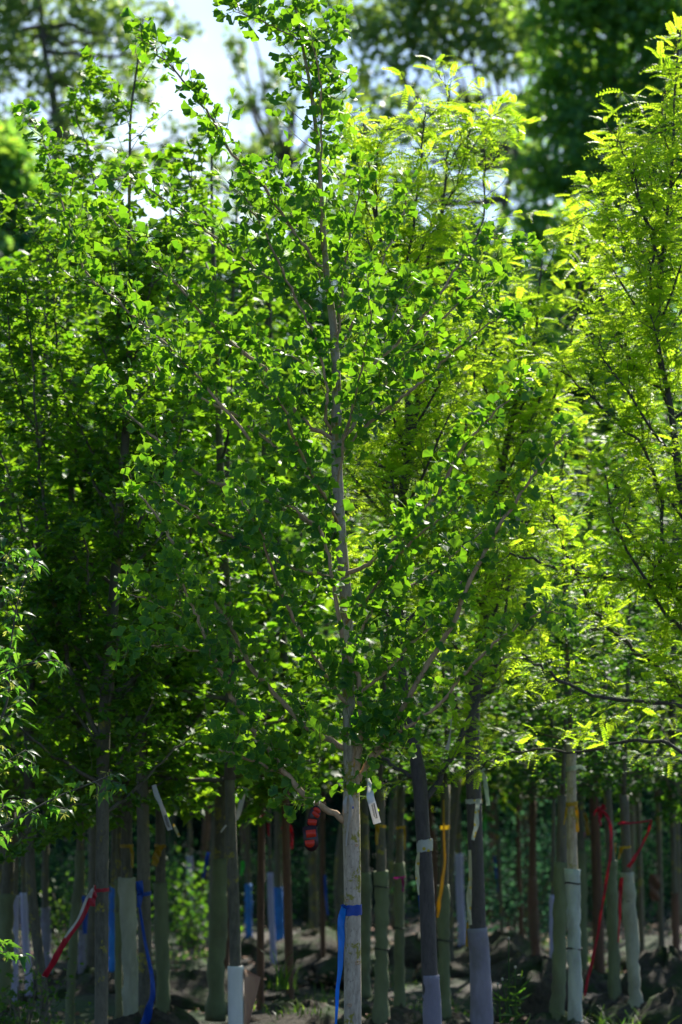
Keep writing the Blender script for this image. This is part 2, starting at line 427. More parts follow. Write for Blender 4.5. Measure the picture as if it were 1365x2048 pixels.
TRZ, TRX = [0, 1], [9, 9]
def leaf_ginkgo(fo, p, t, k=4, smin=.026, smax=.047):
    xt = np.interp(p[2], TRZ, TRX)
    if abs(p[0]-xt) < .055 and p[1] < GY and R.random() < .6: return
    for _ in range(k):
        d = unit(t*.25+rvec()*1.0+np.array([0, 0, .22]))
        n = unit(np.array([0, -.65, .45])+R.normal(size=3)*.62)
        fo.add(p, d, n, R.uniform(smin, smax))
def leaf_maple(fo, p, t, k=2, smin=.035, smax=.06):
    for _ in range(k):
        h = R.normal(size=3); h[2] *= .2
        d = unit(t*.3+unit(h)+np.array([0, 0, -.15])); n = unit(np.array([0, 0, 1.])+R.normal(size=3)*.38)
        fo.add(p, d, n, R.uniform(smin, smax))
def leaf_pinnate(fo, p, t, k=2, smin=.065, smax=.12):
    for _ in range(k):
        h = R.normal(size=3); h[2] *= .3
        d = unit(t*.5+unit(h)*.9+np.array([0, 0, .1])); n = unit(np.array([0, 0, 1.])+R.normal(size=3)*.3)
        fo.add(p, d, n, R.uniform(smin, smax))

def clothe(mb, fo, P, leafer, s0=.15, step=.1, tl=.22, tstep=.035, up=.5, taper=.5, k=2, spur=0, twr=.002, spread=1.0, env=None):
    """side twigs with leaves along a limb P"""
    A = arc(P); L = A[-1]; s = L*s0
    while s < L:
        f = s/L
        p, t = at(P, A, s)
        if env is None or env(p):
            d = unit(t*.6+np.cross(t, rvec())*spread+np.array([0, 0, up*.6]))
            ln = tl*R.uniform(.45, 1.25)*(1-taper*f)
            if ln > .03:
                Q = grow(p, d, ln, up, .5, 4)
                mb.tube(Q, [twr, twr*.45], 4, cap=False)
                B = arc(Q); q = ln*.12
                while q < B[-1]:
                    a, b = at(Q, B, q); leafer(fo, a, b, k); q += tstep*R.uniform(.7, 1.3)
                leafer(fo, Q[-1], unit(Q[-1]-Q[-2]), k+1)
        if spur:
            for _ in range(spur):
                p, t = at(P, A, min(L, s+R.uniform(0, step))); leafer(fo, p, t, k+1)
        s += step*R.uniform(.6, 1.4)
    leafer(fo, P[-1], unit(P[-1]-P[-2]), k+2)

def px_limb(pts, Y0, dy, n=5):
    """pts: pixel points; depth runs from Y0 to Y0+dy"""
    m = len(pts); L = []
    for i, (x, y) in enumerate(pts): L.append(W(x, y, Y0+dy*(i/(m-1))))
    return smooth_path(L, n)

# ================================================================== GROUND
def build_ground():
    n = 150
    u = np.linspace(-1, 1, n); xs = 60*np.sinh(u*4.2)/math.sinh(4.2)
    v = np.linspace(0, 1, 200); ys = -6+ 260*(np.sinh(v*3.6)/math.sinh(3.6))
    X, Y = np.meshgrid(xs, ys)
    Z = .05*np.sin(X*2.1+Y*.7)+.04*np.sin(X*.9-Y*1.9+1)+.03*np.sin(X*4.3+2)*np.sin(Y*3.7)+R.normal(size=X.shape)*.012
    Z = Z*1.3-.03+.03*np.sin(X*9+Y*3)*np.sin(Y*8-X*2)*np.exp(-((Y-16)/14)**2)
    V = np.stack([X, Y, Z], -1).reshape(-1, 3); c = len(xs)
    Fc = [(j*c+i, j*c+i+1, (j+1)*c+i+1, (j+1)*c+i) for j in range(len(ys)-1) for i in range(c-1)]
    m, nt, N, L, P = newmat('soil')
    c0 = coords(N, L)
    n1 = noise(N, L, 6, 8, c0); n2 = noise(N, L, .9, 4, c0)
    col = mixc(N, L, ramp(N, L, n1, .35, .7), (.018, .015, .014), (.05, .042, .033))
    col = mixc(N, L, ramp(N, L, n2, .5, .62), col, mixc(N, L, n1, (.012, .03, .01), (.03, .06, .015)))
    L.new(col, P.inputs['Base Color']); P.inputs['Roughness'].default_value = .95
    b = N.new('ShaderNodeBump'); b.inputs['Strength'].default_value = .8; b.inputs['Distance'].default_value = .04
    L.new(n1, b.inputs['Height']); L.new(b.outputs[0], P.inputs['Normal'])
    o = mk('ground', V, Fc, m); tag(o, kind='structure')
build_ground()

# ================================================================== THE GINKGO
GY = 9.5
def rootball(parent, c, r, h, mat='burlap'):
    mb = MB(); seg, rings = 26, 10
    V = []; ph = R.uniform(0, 6, 4)
    for i in range(rings+1):
        a = math.pi*.5*i/rings*1.25-.35
        for j in range(seg):
            b = 2*math.pi*j/seg
            q = r*max(.04, math.cos(a))*(1+.09*math.sin(3*b+ph[0]+i)+.06*math.sin(5*b+ph[1]-i*1.3)+.05*math.sin(11*b+i*2.1)+R.normal()*.025)
            V.append((c[0]+q*math.cos(b), c[1]+q*math.sin(b), c[2]+h*math.sin(a)*(1+.12*math.sin(2*b+ph[2])+.07*math.sin(7*b+ph[3]+i)+R.normal()*.03)))
    Fc = [(i*seg+j, i*seg+(j+1) % seg, (i+1)*seg+(j+1) % seg, (i+1)*seg+j) for i in range(rings) for j in range(seg)]
    Fc.append(tuple(range(rings*seg, (rings+1)*seg)))
    mb.add(V, Fc); return mb.build('root_ball', M[mat], parent)

g = empty('ginkgo_tree', (W(706, 2185, GY)[0], GY, 0), 'young ginkgo in sharp focus, fan leaves, blue ribbon round its grey trunk', 'tree')
gt = [(708, 2200), (706, 2048), (705, 1900), (705, 1750), (703, 1650), (703, 1560), (700, 1480), (697, 1350), (692, 1200), (682, 1080), (675, 950), (673, 850), (673, 760), (667, 650), (655, 560), (645, 430), (637, 300), (622, 180), (605, 90), (590, 5), (578, -70)]
gw = [37, 35.5, 35, 35, 36, 32, 27, 25, 24, 23, 22, 21, 18, 15.5, 13, 10.5, 9, 7.5, 6, 5, 3]
tp = smooth_path([W(x, y, GY) for x, y in gt], 8)
TRZ, TRX = tp[:, 2], tp[:, 0]
mb = MB(); mb.tube(tp, np.array(gw)*.5*GY/F, 20, lump=.018)
tr = mb.build('trunk', M['bark_ginkgo'], g)
rootball(g, (tp[0][0], GY, 0), .34, .24)
# knots on the trunk are sub-parts
for (kx, ky, kr) in ((716, 1925, 5), (694, 1800, 3.5), (700, 2010, 4), (714, 1690, 3)):
    c = W(kx, ky, GY-.033)
    th = np.linspace(0, 2*math.pi, 13)[:-1]
    mb = MB(); mb.tube(np.array([c+[math.cos(a)*kr*GY/F, 0, math.sin(a)*kr*.7*GY/F] for a in np.append(th, th[0])]), .0022, 5); mb.build('bark_knot', M['bark_ginkgo_limb'], tr)

GL = [  # pixel path, start width, tip width, depth run
 ([(692, 1645), (640, 1608), (600, 1578), (545, 1512), (500, 1452), (470, 1400), (440, 1340), (405, 1260), (380, 1200), (350, 1130)], 15, 4, -.15),
 ([(572, 1552), (520, 1528), (470, 1508), (440, 1500)], 8, 4, -.3),
 ([(698, 1500), (640, 1470), (590, 1432), (520, 1355), (490, 1310), (455, 1240), (400, 1165), (350, 1090), (300, 1010), (262, 985)], 14, 4, .35),
 ([(712, 1590), (716, 1540), (722, 1470), (722, 1400), (715, 1350), (690, 1290), (677, 1220), (662, 1130), (640, 1060), (600, 1028), (560, 995)], 14, 5, -.25),
 ([(690, 1160), (600, 1140), (515, 1105), (470, 1080), (440, 1060), (400, 1035), (350, 1000), (305, 960)], 9, 3, -.4),
 ([(682, 1090), (610, 1040), (535, 1000), (470, 975), (430, 965), (380, 935), (320, 885), (270, 840), (225, 790), (200, 772)], 10, 3, .3),
 ([(672, 882), (620, 852), (580, 810), (555, 770), (520, 730), (480, 700), (405, 625), (330, 545), (270, 480), (215, 430)], 11, 3, -.2),
 ([(672, 790), (650, 765), (605, 725), (560, 703), (500, 685), (440, 650)], 7, 3, .3),
 ([(662, 870), (652, 830), (655, 780), (640, 700), (615, 640), (575, 560), (530, 470), (500, 410), (480, 380)], 8, 3, -.3),
 ([(640, 632), (600, 595), (550, 563), (490, 520), (435, 480), (375, 435), (300, 380), (222, 357)], 7, 3, .25),
 ([(655, 545), (620, 508), (575, 440), (520, 365), (465, 305), (430, 250), (400, 200), (365, 160), (310, 100), (275, 75)], 8, 3, -.1),
 ([(645, 500), (642, 430), (640, 350), (643, 225), (637, 140), (620, 60)], 6, 2.5, -.3),
 ([(455, 1350), (420, 1308), (350, 1293), (300, 1293), (245, 1312)], 6, 2.5, -.35),
 ([(430, 1285), (360, 1235), (290, 1195), (255, 1190)], 5, 2.5, .2),
 ([(660, 1000), (560, 900), (470, 830), (390, 790), (320, 740), (290, 690)], 8, 3, .6),
 ([(500, 880), (400, 760), (300, 660), (220, 590), (170, 540), (130, 420), (95, 300), (60, 235)], 7, 2.5, .5),
 ([(718, 1562), (745, 1512), (800, 1430), (830, 1375), (875, 1300), (905, 1250), (940, 1165), (980, 1085), (1030, 1005), (1060, 960), (1105, 900), (1130, 868)], 14, 4, -.2),
 ([(722, 1385), (780, 1335), (810, 1300), (870, 1245), (905, 1200), (930, 1150)], 8, 3, .35),
 ([(684, 1150), (730, 1133), (770, 1095), (800, 1065), (855, 1015), (890, 960), (930, 890), (970, 845), (1005, 810), (1060, 762)], 11, 3, -.35),
 ([(680, 915), (720, 865), (765, 825), (815, 787), (850, 755), (905, 705), (960, 660), (1010, 630)], 9, 3, -.1),
 ([(676, 800), (740, 735), (790, 690), (845, 635), (900, 560), (920, 525), (960, 475), (1045, 490)], 8, 3, .25),
 ([(680, 895), (712, 842), (734, 817), (768, 774), (785, 740), (860, 660), (930, 600), (990, 560)], 9, 3, .5),
 ([(672, 700), (682, 600), (692, 520), (700, 460), (715, 400), (722, 330)], 6, 2.5, -.25),
 ([(690, 680), (740, 570), (775, 500), (805, 425), (812, 385)], 6, 2.5, .2),
 ([(724, 1545), (790, 1475), (875, 1410), (915, 1365), (960, 1315), (1010, 1270), (1080, 1225), (1118, 1228)], 9, 3, -.3),
 ([(700, 1420), (640, 1330), (590, 1240), (550, 1150), (520, 1060), (480, 1000)], 9, 3, -.7),
 ([(690, 1250), (740, 1190), (800, 1110), (850, 1060), (920, 1010)], 8, 3, -.8),
 ([(680, 1050), (630, 960), (590, 880), (560, 800), (520, 760)], 8, 3, -.75),
 ([(674, 900), (720, 800), (760, 700), (800, 600), (830, 560)], 7, 3, .8),
 ([(697, 1330), (740, 1230), (790, 1180), (850, 1160), (930, 1090), (1000, 1040)], 8, 3, .7),
 ([(676, 980), (690, 880), (720, 760), (740, 650), (735, 560)], 6, 3, -.6),
 ([(662, 610), (620, 500), (570, 400), (545, 330)], 6, 3, .4),
 ([(600, 80), (560, 60), (520, 40), (470, 25)], 4, 2, -.2),
 ([(615, 150), (640, 90), (665, 50)], 4, 2, .1),
]
fo = Foliage(); tw = MB()
for pts, w0, w1, dy in GL:
    P = px_limb(pts, GY-.005, dy, 5)
    jit = R.normal(size=P.shape)*.0035; jit[0] = 0; P = P+jit
    mb = MB(); mb.tube(P, [w0*.44*GY/F, w0*.34*GY/F, w1*.38*GY/F], 9, lump=.06)
    mb.build('limb', M['bark_ginkgo_limb'], g)
    low = pts[0][1] > 1040 or pts[-1][0] < 330
    clothe(tw, fo, P, leaf_ginkgo, .11 if low else .14, .082 if low else .096, .16, .040, .5, .3, 2, spur=3, twr=.0018)
# leaves on short spurs along the upper trunk
A = arc(tp); s = A[-1]*.40
while s < A[-1]:
    p, t = at(tp, A, s)
    f = s/A[-1]
    if f > .70 or R.random() < .22:
        Q = grow(p, unit(rvec()*[1, .8, .3]+np.array([0, 0, .5])), R.uniform(.06, .2), .6, .4, 3)
        tw.tube(Q, [.002, .001], 4, cap=False)
        for q in Q[1:]: leaf_ginkgo(fo, q, unit(Q[-1]-Q[0]), 4 if f > .78 else 3)
    s += .026
# some water shoots in the lower crown and near the lowest limb
for (x, y) in ((740, 1500), (690, 1560), (735, 1590), (700, 1480), (640, 1500), (760, 1440), (820, 1470), (610, 1600), (640, 1540), (580, 1480), (740, 1400)):
    p = W(x, y, GY-R.uniform(.03, .12)); Q = grow(p, unit(rvec()+np.array([0, 0, .2])), R.uniform(.08, .2), .2, .5, 4)
    tw.tube(Q, [.0018, .001], 4, cap=False)
    for q in Q: leaf_ginkgo(fo, q, unit(Q[-1]-Q[0]), 3, .03, .048)
tag(tw.build('twigs', M['bark_twig'], g), kind='stuff')
fo.build('crown', TG, M['ginkgo_leaf'], g)
print('ginkgo leaves', len(fo.p))

# ================================================================== generic hand laid trees
def hand_tree(name, label, Y, trunk, widths, limbs, leafer, tpls, lmat, bmat, par, generic=0, gz=(1500, 500), spreadpx=300, rb=True, cat='tree', wrap=None):
    base = W(*trunk[0], Y)
    e = empty(name, (base[0], Y, 0), label, cat)
    tp = smooth_path([W(x, y, Y) for x, y in trunk], 6)
    if tp[0][2] > .1: tp = np.vstack([[tp[0][0], tp[0][1], .05], tp])
    mb = MB(); mb.tube(tp, np.array(widths)*.5*Y/F, 14, lump=.02); mb.build('trunk', M[bmat], e)
    if rb: rootball(e, (tp[0][0], Y, 0), .32, .24)
    fo = Foliage(); tw = MB(); allL = []
    for pts, w0, w1, dy in limbs:
        P = px_limb(pts, Y, dy, 4); P[1:] += R.normal(size=P[1:].shape)*.006
        allL.append((P, w0, w1))
    for i in range(generic):
        f = i/max(1, generic-1); py = gz[0]+(gz[1]-gz[0])*f+R.uniform(-20, 20)
        A = arc(tp); zt = CAMZ-(py-HZ)*Y/F
        k = np.argmin(abs(tp[:, 2]-zt)); p = tp[k]
        a = i*2.4+R.uniform(-.4, .4); L = spreadpx*Y/F*R.uniform(.7, 1.1)*(1-.45*f)*1.35
        d = np.array([math.cos(a)*.75, math.sin(a)*.75, .75])
        allL.append((grow(p, d, L, .55, .5, 8), 9-4*f, 2.5))
    for P, w0, w1 in allL:
        mb = MB(); mb.tube(P, [w0*.5*Y/F, w1*.5*Y/F], 7, lump=.04); mb.build('limb', M[bmat], e)
        p2 = dict(par)
        if name == 'honey_locust' and P[:, 2].max() < 1.95: p2['step'] = par['step']*2.6
        clothe(tw, fo, P, leafer, **p2)
    A = arc(tp); s = A[-1]*.62
    while s < A[-1]:
        p, t = at(tp, A, s); Q = grow(p, rvec()+np.array([0, 0, .4]), R.uniform(.1, .25), .5, .4, 4)
        tw.tube(Q, [.002, .001], 4, cap=False)
        for q in Q[1:]: leafer(fo, q, unit(Q[-1]-Q[0]), 2)
        s += .05
    tag(tw.build('twigs', M[bmat], e), kind='stuff')
    c = fo.build('crown', tpls, M[lmat], e)
    print(name, len(fo.p))
    return e, tp

PM = dict(s0=.08, step=.043, tl=.27, tstep=.033, up=.15, taper=.45, k=2, spread=1.1)
maple1, mt1 = hand_tree('maple_tree', 'tall maple left of the ginkgo with red and white tape round its trunk', 11.5,
 [(202, 2150), (203, 2060), (204, 1900), (205, 1700), (207, 1500), (215, 1350), (228, 1200), (238, 1050), (250, 900), (258, 750), (262, 600), (258, 480), (260, 350), (262, 230), (275, 130), (287, 38)],
 [28, 28, 27.5, 27, 26, 25, 22, 19, 17, 14, 11, 8, 6, 5, 4, 2],
 [([(207, 1500), (145, 1340), (118, 1258), (102, 1172), (95, 1090), (82, 980), (77, 900), (70, 780), (60, 650), (50, 560)], 11, 3, -.3),
  ([(235, 1030), (190, 965), (155, 910), (137, 840), (122, 750), (110, 600), (118, 480)], 8, 3, .3),
  ([(242, 650), (215, 595), (175, 500), (150, 400), (145, 330)], 5, 2.5, -.3),
  ([(250, 520), (205, 440), (185, 340), (170, 280), (152, 210), (145, 175)], 4, 2, .2),
  ([(262, 232), (225, 200), (195, 165)], 3, 1.5, .05),
  ([(262, 640), (300, 560), (350, 470), (372, 400), (390, 300)], 5, 2, .4),
  ([(245, 1100), (300, 1000), (350, 900), (380, 780), (400, 680)], 9, 3, .5),
  ([(222, 1400), (290, 1330), (340, 1240), (370, 1130), (390, 1020)], 10, 3, .4),
  ([(208, 1625), (250, 1600), (300, 1545), (350, 1500), (420, 1440)], 9, 3, .3),
  ([(205, 1570), (140, 1530), (80, 1490), (10, 1430)], 10, 3, -.3),
  ([(215, 1340), (160, 1240), (180, 1130), (160, 1040)], 7, 3, -.5),
  ([(205, 1600), (150, 1610), (90, 1640), (30, 1690)], 6, 2, .3),
  ([(100, 1150), (50, 1060), (20, 960), (-10, 850), (0, 700), (10, 580)], 7, 2.5, .2),
  ([(145, 1340), (80, 1290), (30, 1210), (-20, 1130)], 7, 2.5, -.2),
  ([(95, 900), (40, 800), (20, 690), (15, 560)], 5, 2.5, -.2),
  ([(110, 520), (70, 470), (40, 420)], 3, 2, .1)],
 leaf_maple, TM, 'maple_leaf', 'bark_maple', PM, generic=22, gz=(1560, 620), spreadpx=230)
maple2, mt2 = hand_tree('maple_tree', 'maple with bare grey trunk and blue tape, right of the red taped maple', 12.6,
 [(292, 2150), (290, 2048), (290, 1900), (288, 1750), (286, 1600), (283, 1450), (290, 1250), (300, 1050), (310, 900), (330, 750), (345, 640)],
 [27, 26, 26, 26, 25, 22, 18, 14, 11, 7, 3],
 [([(285, 1450), (340, 1340), (400, 1260), (440, 1150), (460, 1000)], 9, 3, -.2),
  ([(290, 1250), (250, 1150), (210, 1020), (190, 880)], 8, 3, .3),
  ([(283, 1500), (370, 1440), (450, 1420), (520, 1380)], 8, 3, .2)],
 leaf_maple, TM, 'maple_leaf', 'bark_maple', PM, generic=20, gz=(1560, 800), spreadpx=230)

PL = dict(s0=.06, step=.040, tl=.28, tstep=.025, up=.3, taper=.4, k=1, spread=1.0, twr=.0022)
hand_tree('honey_locust', 'honey locust with forked dark trunk and dotted white tape, right of ginkgo', 11.3,
 [(866, 2150), (864, 2048), (858, 1900), (852, 1750), (845, 1650), (838, 1550), (818, 1440), (802, 1320), (799, 1200), (803, 1100), (805, 1000), (815, 940), (820, 905), (818, 820), (814, 740), (800, 600), (782, 550), (750, 430), (735, 300), (722, 215)],
 [33, 32, 31, 30, 29, 30, 20, 18, 17, 16, 17, 23, 20, 15, 12, 9, 8, 6, 4, 3],
 [([(850, 1600), (880, 1560), (920, 1480), (960, 1400), (985, 1370), (1010, 1250), (1020, 1150)], 15, 5, .3),
  ([(832, 1560), (800, 1540), (768, 1518), (735, 1480), (700, 1440)], 10, 4, .2),
  ([(803, 995), (770, 935), (745, 915), (730, 850), (740, 760)], 8, 3, .3),
  ([(820, 905), (832, 825), (835, 750), (838, 650), (860, 500), (880, 435), (895, 320), (900, 235), (897, 168)], 11, 3, .3),
  ([(818, 640), (815, 525), (835, 390), (845, 270), (850, 220)], 6, 2.5, -.3),
  ([(836, 700), (900, 600), (967, 440), (967, 300), (975, 260)], 6, 2.5, .4),
  ([(900, 330), (950, 260), (990, 230)], 3, 2, .2),
  ([(878, 440), (920, 350), (940, 250)], 4, 2, -.1),
  ([(870, 1180), (880, 1050), (875, 960), (870, 850), (880, 730)], 7, 3, .4),
  ([(802, 1250), (870, 1180), (905, 1060), (925, 940), (940, 800), (960, 640), (990, 520)], 8, 3, .3),
  ([(782, 550), (740, 460), (700, 380), (690, 330)], 5, 2, .3),
  ([(745, 440), (715, 340), (700, 250)], 3, 2, -.2)],
 leaf_pinnate, TP, 'locust_leaf', 'bark_locust', PL, generic=16, gz=(1300, 480), spreadpx=230)
hand_tree('honey_locust', 'honey locust behind the forked one, white ribbon and lavender wrapped base', 12.1,
 [(968, 2150), (962, 2040), (957, 1860), (950, 1650), (945, 1480), (952, 1350), (975, 1200), (990, 1000), (1003, 945), (1016, 875), (1040, 780), (1070, 680), (1078, 590), (1085, 520)],
 [36, 35, 33, 31, 30, 24, 18, 16, 15, 12, 9, 7, 5, 3],
 [([(990, 1010), (1060, 900), (1110, 790), (1140, 690), (1165, 560), (1168, 440)], 8, 3, .3),
  ([(1012, 880), (1045, 865), (1090, 780), (1120, 720)], 6, 3, -.2),
  ([(1005, 940), (985, 850), (985, 740), (1000, 620)], 6, 3, .2),
  ([(970, 1230), (920, 1130), (910, 1000), (915, 860)], 8, 3, .4),
  ([(975, 1200), (1040, 1130), (1105, 980), (1150, 850)], 8, 3, .3)],
 leaf_pinnate, TP, 'locust_leaf', 'bark_locust', PL, generic=16, gz=(1380, 760), spreadpx=210)
hand_tree('honey_locust', 'honey locust at the right edge, long dark limbs sweeping left', 11.0,
 [(1450, 2200), (1445, 1900), (1440, 1600), (1425, 1350), (1400, 1150), (1375, 1020), (1360, 960), (1350, 875), (1335, 775), (1315, 700), (1320, 590), (1330, 470), (1345, 330), (1350, 180), (1362, 60)],
 [40, 40, 36, 30, 24, 20, 17, 14, 11, 10, 8, 7, 6, 4, 3],
 [([(1400, 1148), (1320, 1160), (1230, 1157), (1155, 1147), (1080, 1125), (1020, 1105)], 12, 4, -.2),
  ([(1425, 1420), (1340, 1404), (1210, 1396), (1120, 1362), (1080, 1333), (1045, 1305)], 10, 4, -.3),
  ([(1425, 1440), (1370, 1395), (1295, 1315), (1230, 1265), (1190, 1225), (1150, 1140), (1115, 1050), (1105, 980)], 12, 4, .2),
  ([(1440, 1560), (1340, 1490), (1260, 1480), (1180, 1500), (1090, 1500), (1010, 1510), (965, 1535)], 9, 3, .3),
  ([(1400, 1180), (1322, 1150), (1325, 1000), (1290, 900), (1277, 820), (1250, 700), (1240, 600)], 10, 3, .3),
  ([(1318, 700), (1300, 560), (1310, 475), (1295, 435), (1265, 350), (1240, 300)], 6, 2.5, -.3),
  ([(1345, 330), (1325, 230), (1335, 150)], 4, 2, .2),
  ([(1340, 800), (1260, 720), (1215, 640), (1200, 560)], 6, 3, .4),
  ([(1290, 900), (1220, 830), (1170, 780), (1100, 730)], 6, 3, .1),
  ([(1420, 1300), (1350, 1250), (1290, 1150), (1230, 1050), (1210, 950)], 9, 3, -.4),
  ([(1350, 250), (1300, 270), (1250, 300)], 3, 2, .1),
  ([(1335, 470), (1250, 440), (1200, 420), (1150, 440)], 4, 2, .3)],
 leaf_pinnate, TP, 'locust_leaf', 'bark_locust', PL, generic=24, gz=(1500, 380), spreadpx=260)

# small tree at the left edge: long toothed leaves and clusters of pale seed wings
def leaf_edge(fo, p, t, k=2):
    for _ in range(k):
        h = R.normal(size=3); h[2] *= .3
        fo.add(p, unit(t*.4+unit(h)*.8+np.array([0, 0, -.45])), unit(np.array([0, -.2, 1.])+R.normal(size=3)*.5), R.uniform(.030, .056))
e = empty('maple_tree', (W(-150, 2100, 9.2)[0], 9.2, 0), 'narrow leaved maple with pale seed wings reaching in from left edge', 'tree')
mb = MB(); tpE = smooth_path([W(-150, 2300, 9.2), W(-150, 2000, 9.2), W(-140, 1700, 9.2), W(-120, 1300, 9.2), W(-90, 950, 9.2)], 6)
mb.tube(tpE, [.035, .03, .012], 12, lump=.02); mb.build('trunk', M['bark_maple'], e)
rootball(e, (tpE[0][0], 9.2, 0), .3, .2)
fo = Foliage(); tw = MB(); sm = Foliage()
for pts, w0, dy in [([(-140, 1720), (-60, 1620), (0, 1480), (33, 1400), (40, 1290), (60, 1180), (90, 1120)], 8, .1), ([(-140, 1700), (-60, 1690), (30, 1650), (120, 1600), (180, 1575), (245, 1548)], 7, -.1),
   ([(-140, 1560), (-70, 1440), (0, 1360), (70, 1330), (130, 1320)], 6, -.2), ([(-145, 1960), (-80, 1920), (-20, 1900), (30, 1905)], 4, -.3),
   ([(-130, 1350), (-80, 1200), (-20, 1080), (0, 1000)], 6, 0), ([(-140, 1650), (-60, 1560), (0, 1540), (70, 1500)], 5, .1), ([(-130, 1450), (-60, 1300), (0, 1180), (40, 1100)], 5, .2), ([(-140, 1800), (-60, 1700), (0, 1640), (40, 1600)], 5, .3)]:
    P = px_limb([(x_-18, y_) for x_, y_ in pts], 9.2, dy, 5); mb = MB(); mb.tube(P, [w0*.5*9.2/F, .0018], 7); mb.build('limb', M['bark_maple'], e)
    clothe(tw, fo, P, leaf_edge, s0=.2, step=.05, tl=.10, tstep=.045, up=.1, taper=.3, k=2)
    A = arc(P)
    for s in np.arange(A[-1]*.35, A[-1], .045):
        p, t = at(P, A, s); q = p+R.normal(size=3)*.03+np.array([0, 0, -.01])
        for _ in range(7): sm.add(q, unit(rvec()+np.array([0, 0, -.7])), rvec(), R.uniform(.018, .03))
tag(tw.build('twigs', M['bark_maple'], e), kind='stuff')
fo.build('crown', TE, M['edge_leaf'], e)
tag(sm.build('seed_wings', [tpl_samara()], M['samara'], e), kind='stuff')

# ================================================================== wrapped nursery trees behind
def make_proto(kind, seed, n_limb=15, H=3.4, rad_=.66):
    """crown made of a leader, limbs, twigs and leaves, origin at z=0 = 1.5 m above ground"""
    fo = Foliage(); tw = MB(); parts = []
    lead = grow(np.array([0, 0, 0.]), np.array([0, 0, 1.]), H, .3, .25, 12)
    mb = MB(); mb.tube(lead, [.03, .02, .005], 8, lump=.03); parts.append(('limb', mb))
    A = arc(lead)
    lf, tps, lm, bm = {'maple': (leaf_maple, TS, 'maple_leaf', 'bark_maple'), 'locust': (leaf_pinnate, [tpl_pinnate(6, .6, 5)], 'locust_leaf', 'bark_locust'), 'dark': (leaf_maple, TS, 'dark_leaf', 'bark_maple')}[kind]
    for i in range(n_limb):
        f = i/(n_limb-1); p, t = at(lead, A, A[-1]*(.0+.85*f**1.25)); a = i*2.4+R.uniform(-.3, .3)
        L = rad_*(1.55-.9*f)*R.uniform(.8, 1.15)
        P = grow(p, np.array([math.cos(a)*.9, math.sin(a)*.9, .05+.5*f]), L, .5, .5, 7)
        mb = MB(); mb.tube(P, [.014-.006*f, .003], 6); parts.append(('limb', mb))
        if kind == 'locust': clothe(tw, fo, P, lf, s0=.06, step=.065, tl=.32, tstep=.05, up=.12, k=1)
        else: clothe(tw, fo, P, lambda f_, p_, t_, k_: leaf_maple(f_, p_, t_, k_, .055, .09), s0=.08, step=.055, tl=.34, tstep=.055, up=.05, k=2)
    clothe(tw, fo, lead, lf if kind == 'locust' else (lambda f_, p_, t_, k_: leaf_maple(f_, p_, t_, k_, .055, .09)), s0=.15, step=.07, tl=.3, tstep=.08, up=.3, k=1)
    objs = [mb.build('limb', M[bm]) for _, mb in parts]
    t_ = tw.build('twigs', M[bm]); tag(t_, kind='stuff'); objs.append(t_)
    objs.append(fo.build('crown', tps, M[lm], None))
    print('proto', kind, len(fo.p))
    for o in objs: COL.objects.unlink(o)
    return objs
PROTO = {'maple': [make_proto('maple', 1), make_proto('maple', 2)], 'locust': [make_proto('locust', 3), make_proto('locust', 4)], 'dark': [make_proto('dark', 5), make_proto('dark', 6)]}

def add_crown(e, top, kind, sc=1.0, rot=None):
    pr = PROTO[kind][R.integers(0, len(PROTO[kind]))]; rot = R.uniform(0, 6.28) if rot is None else rot
    for o in pr:
        c = o.copy(); COL.objects.link(c); c.parent = e
        c.location = (top[0]-e.location.x, top[1]-e.location.y, top[2]-e.location.z)
        c.rotation_euler = (0, 0, rot); c.scale = (sc, sc, sc)

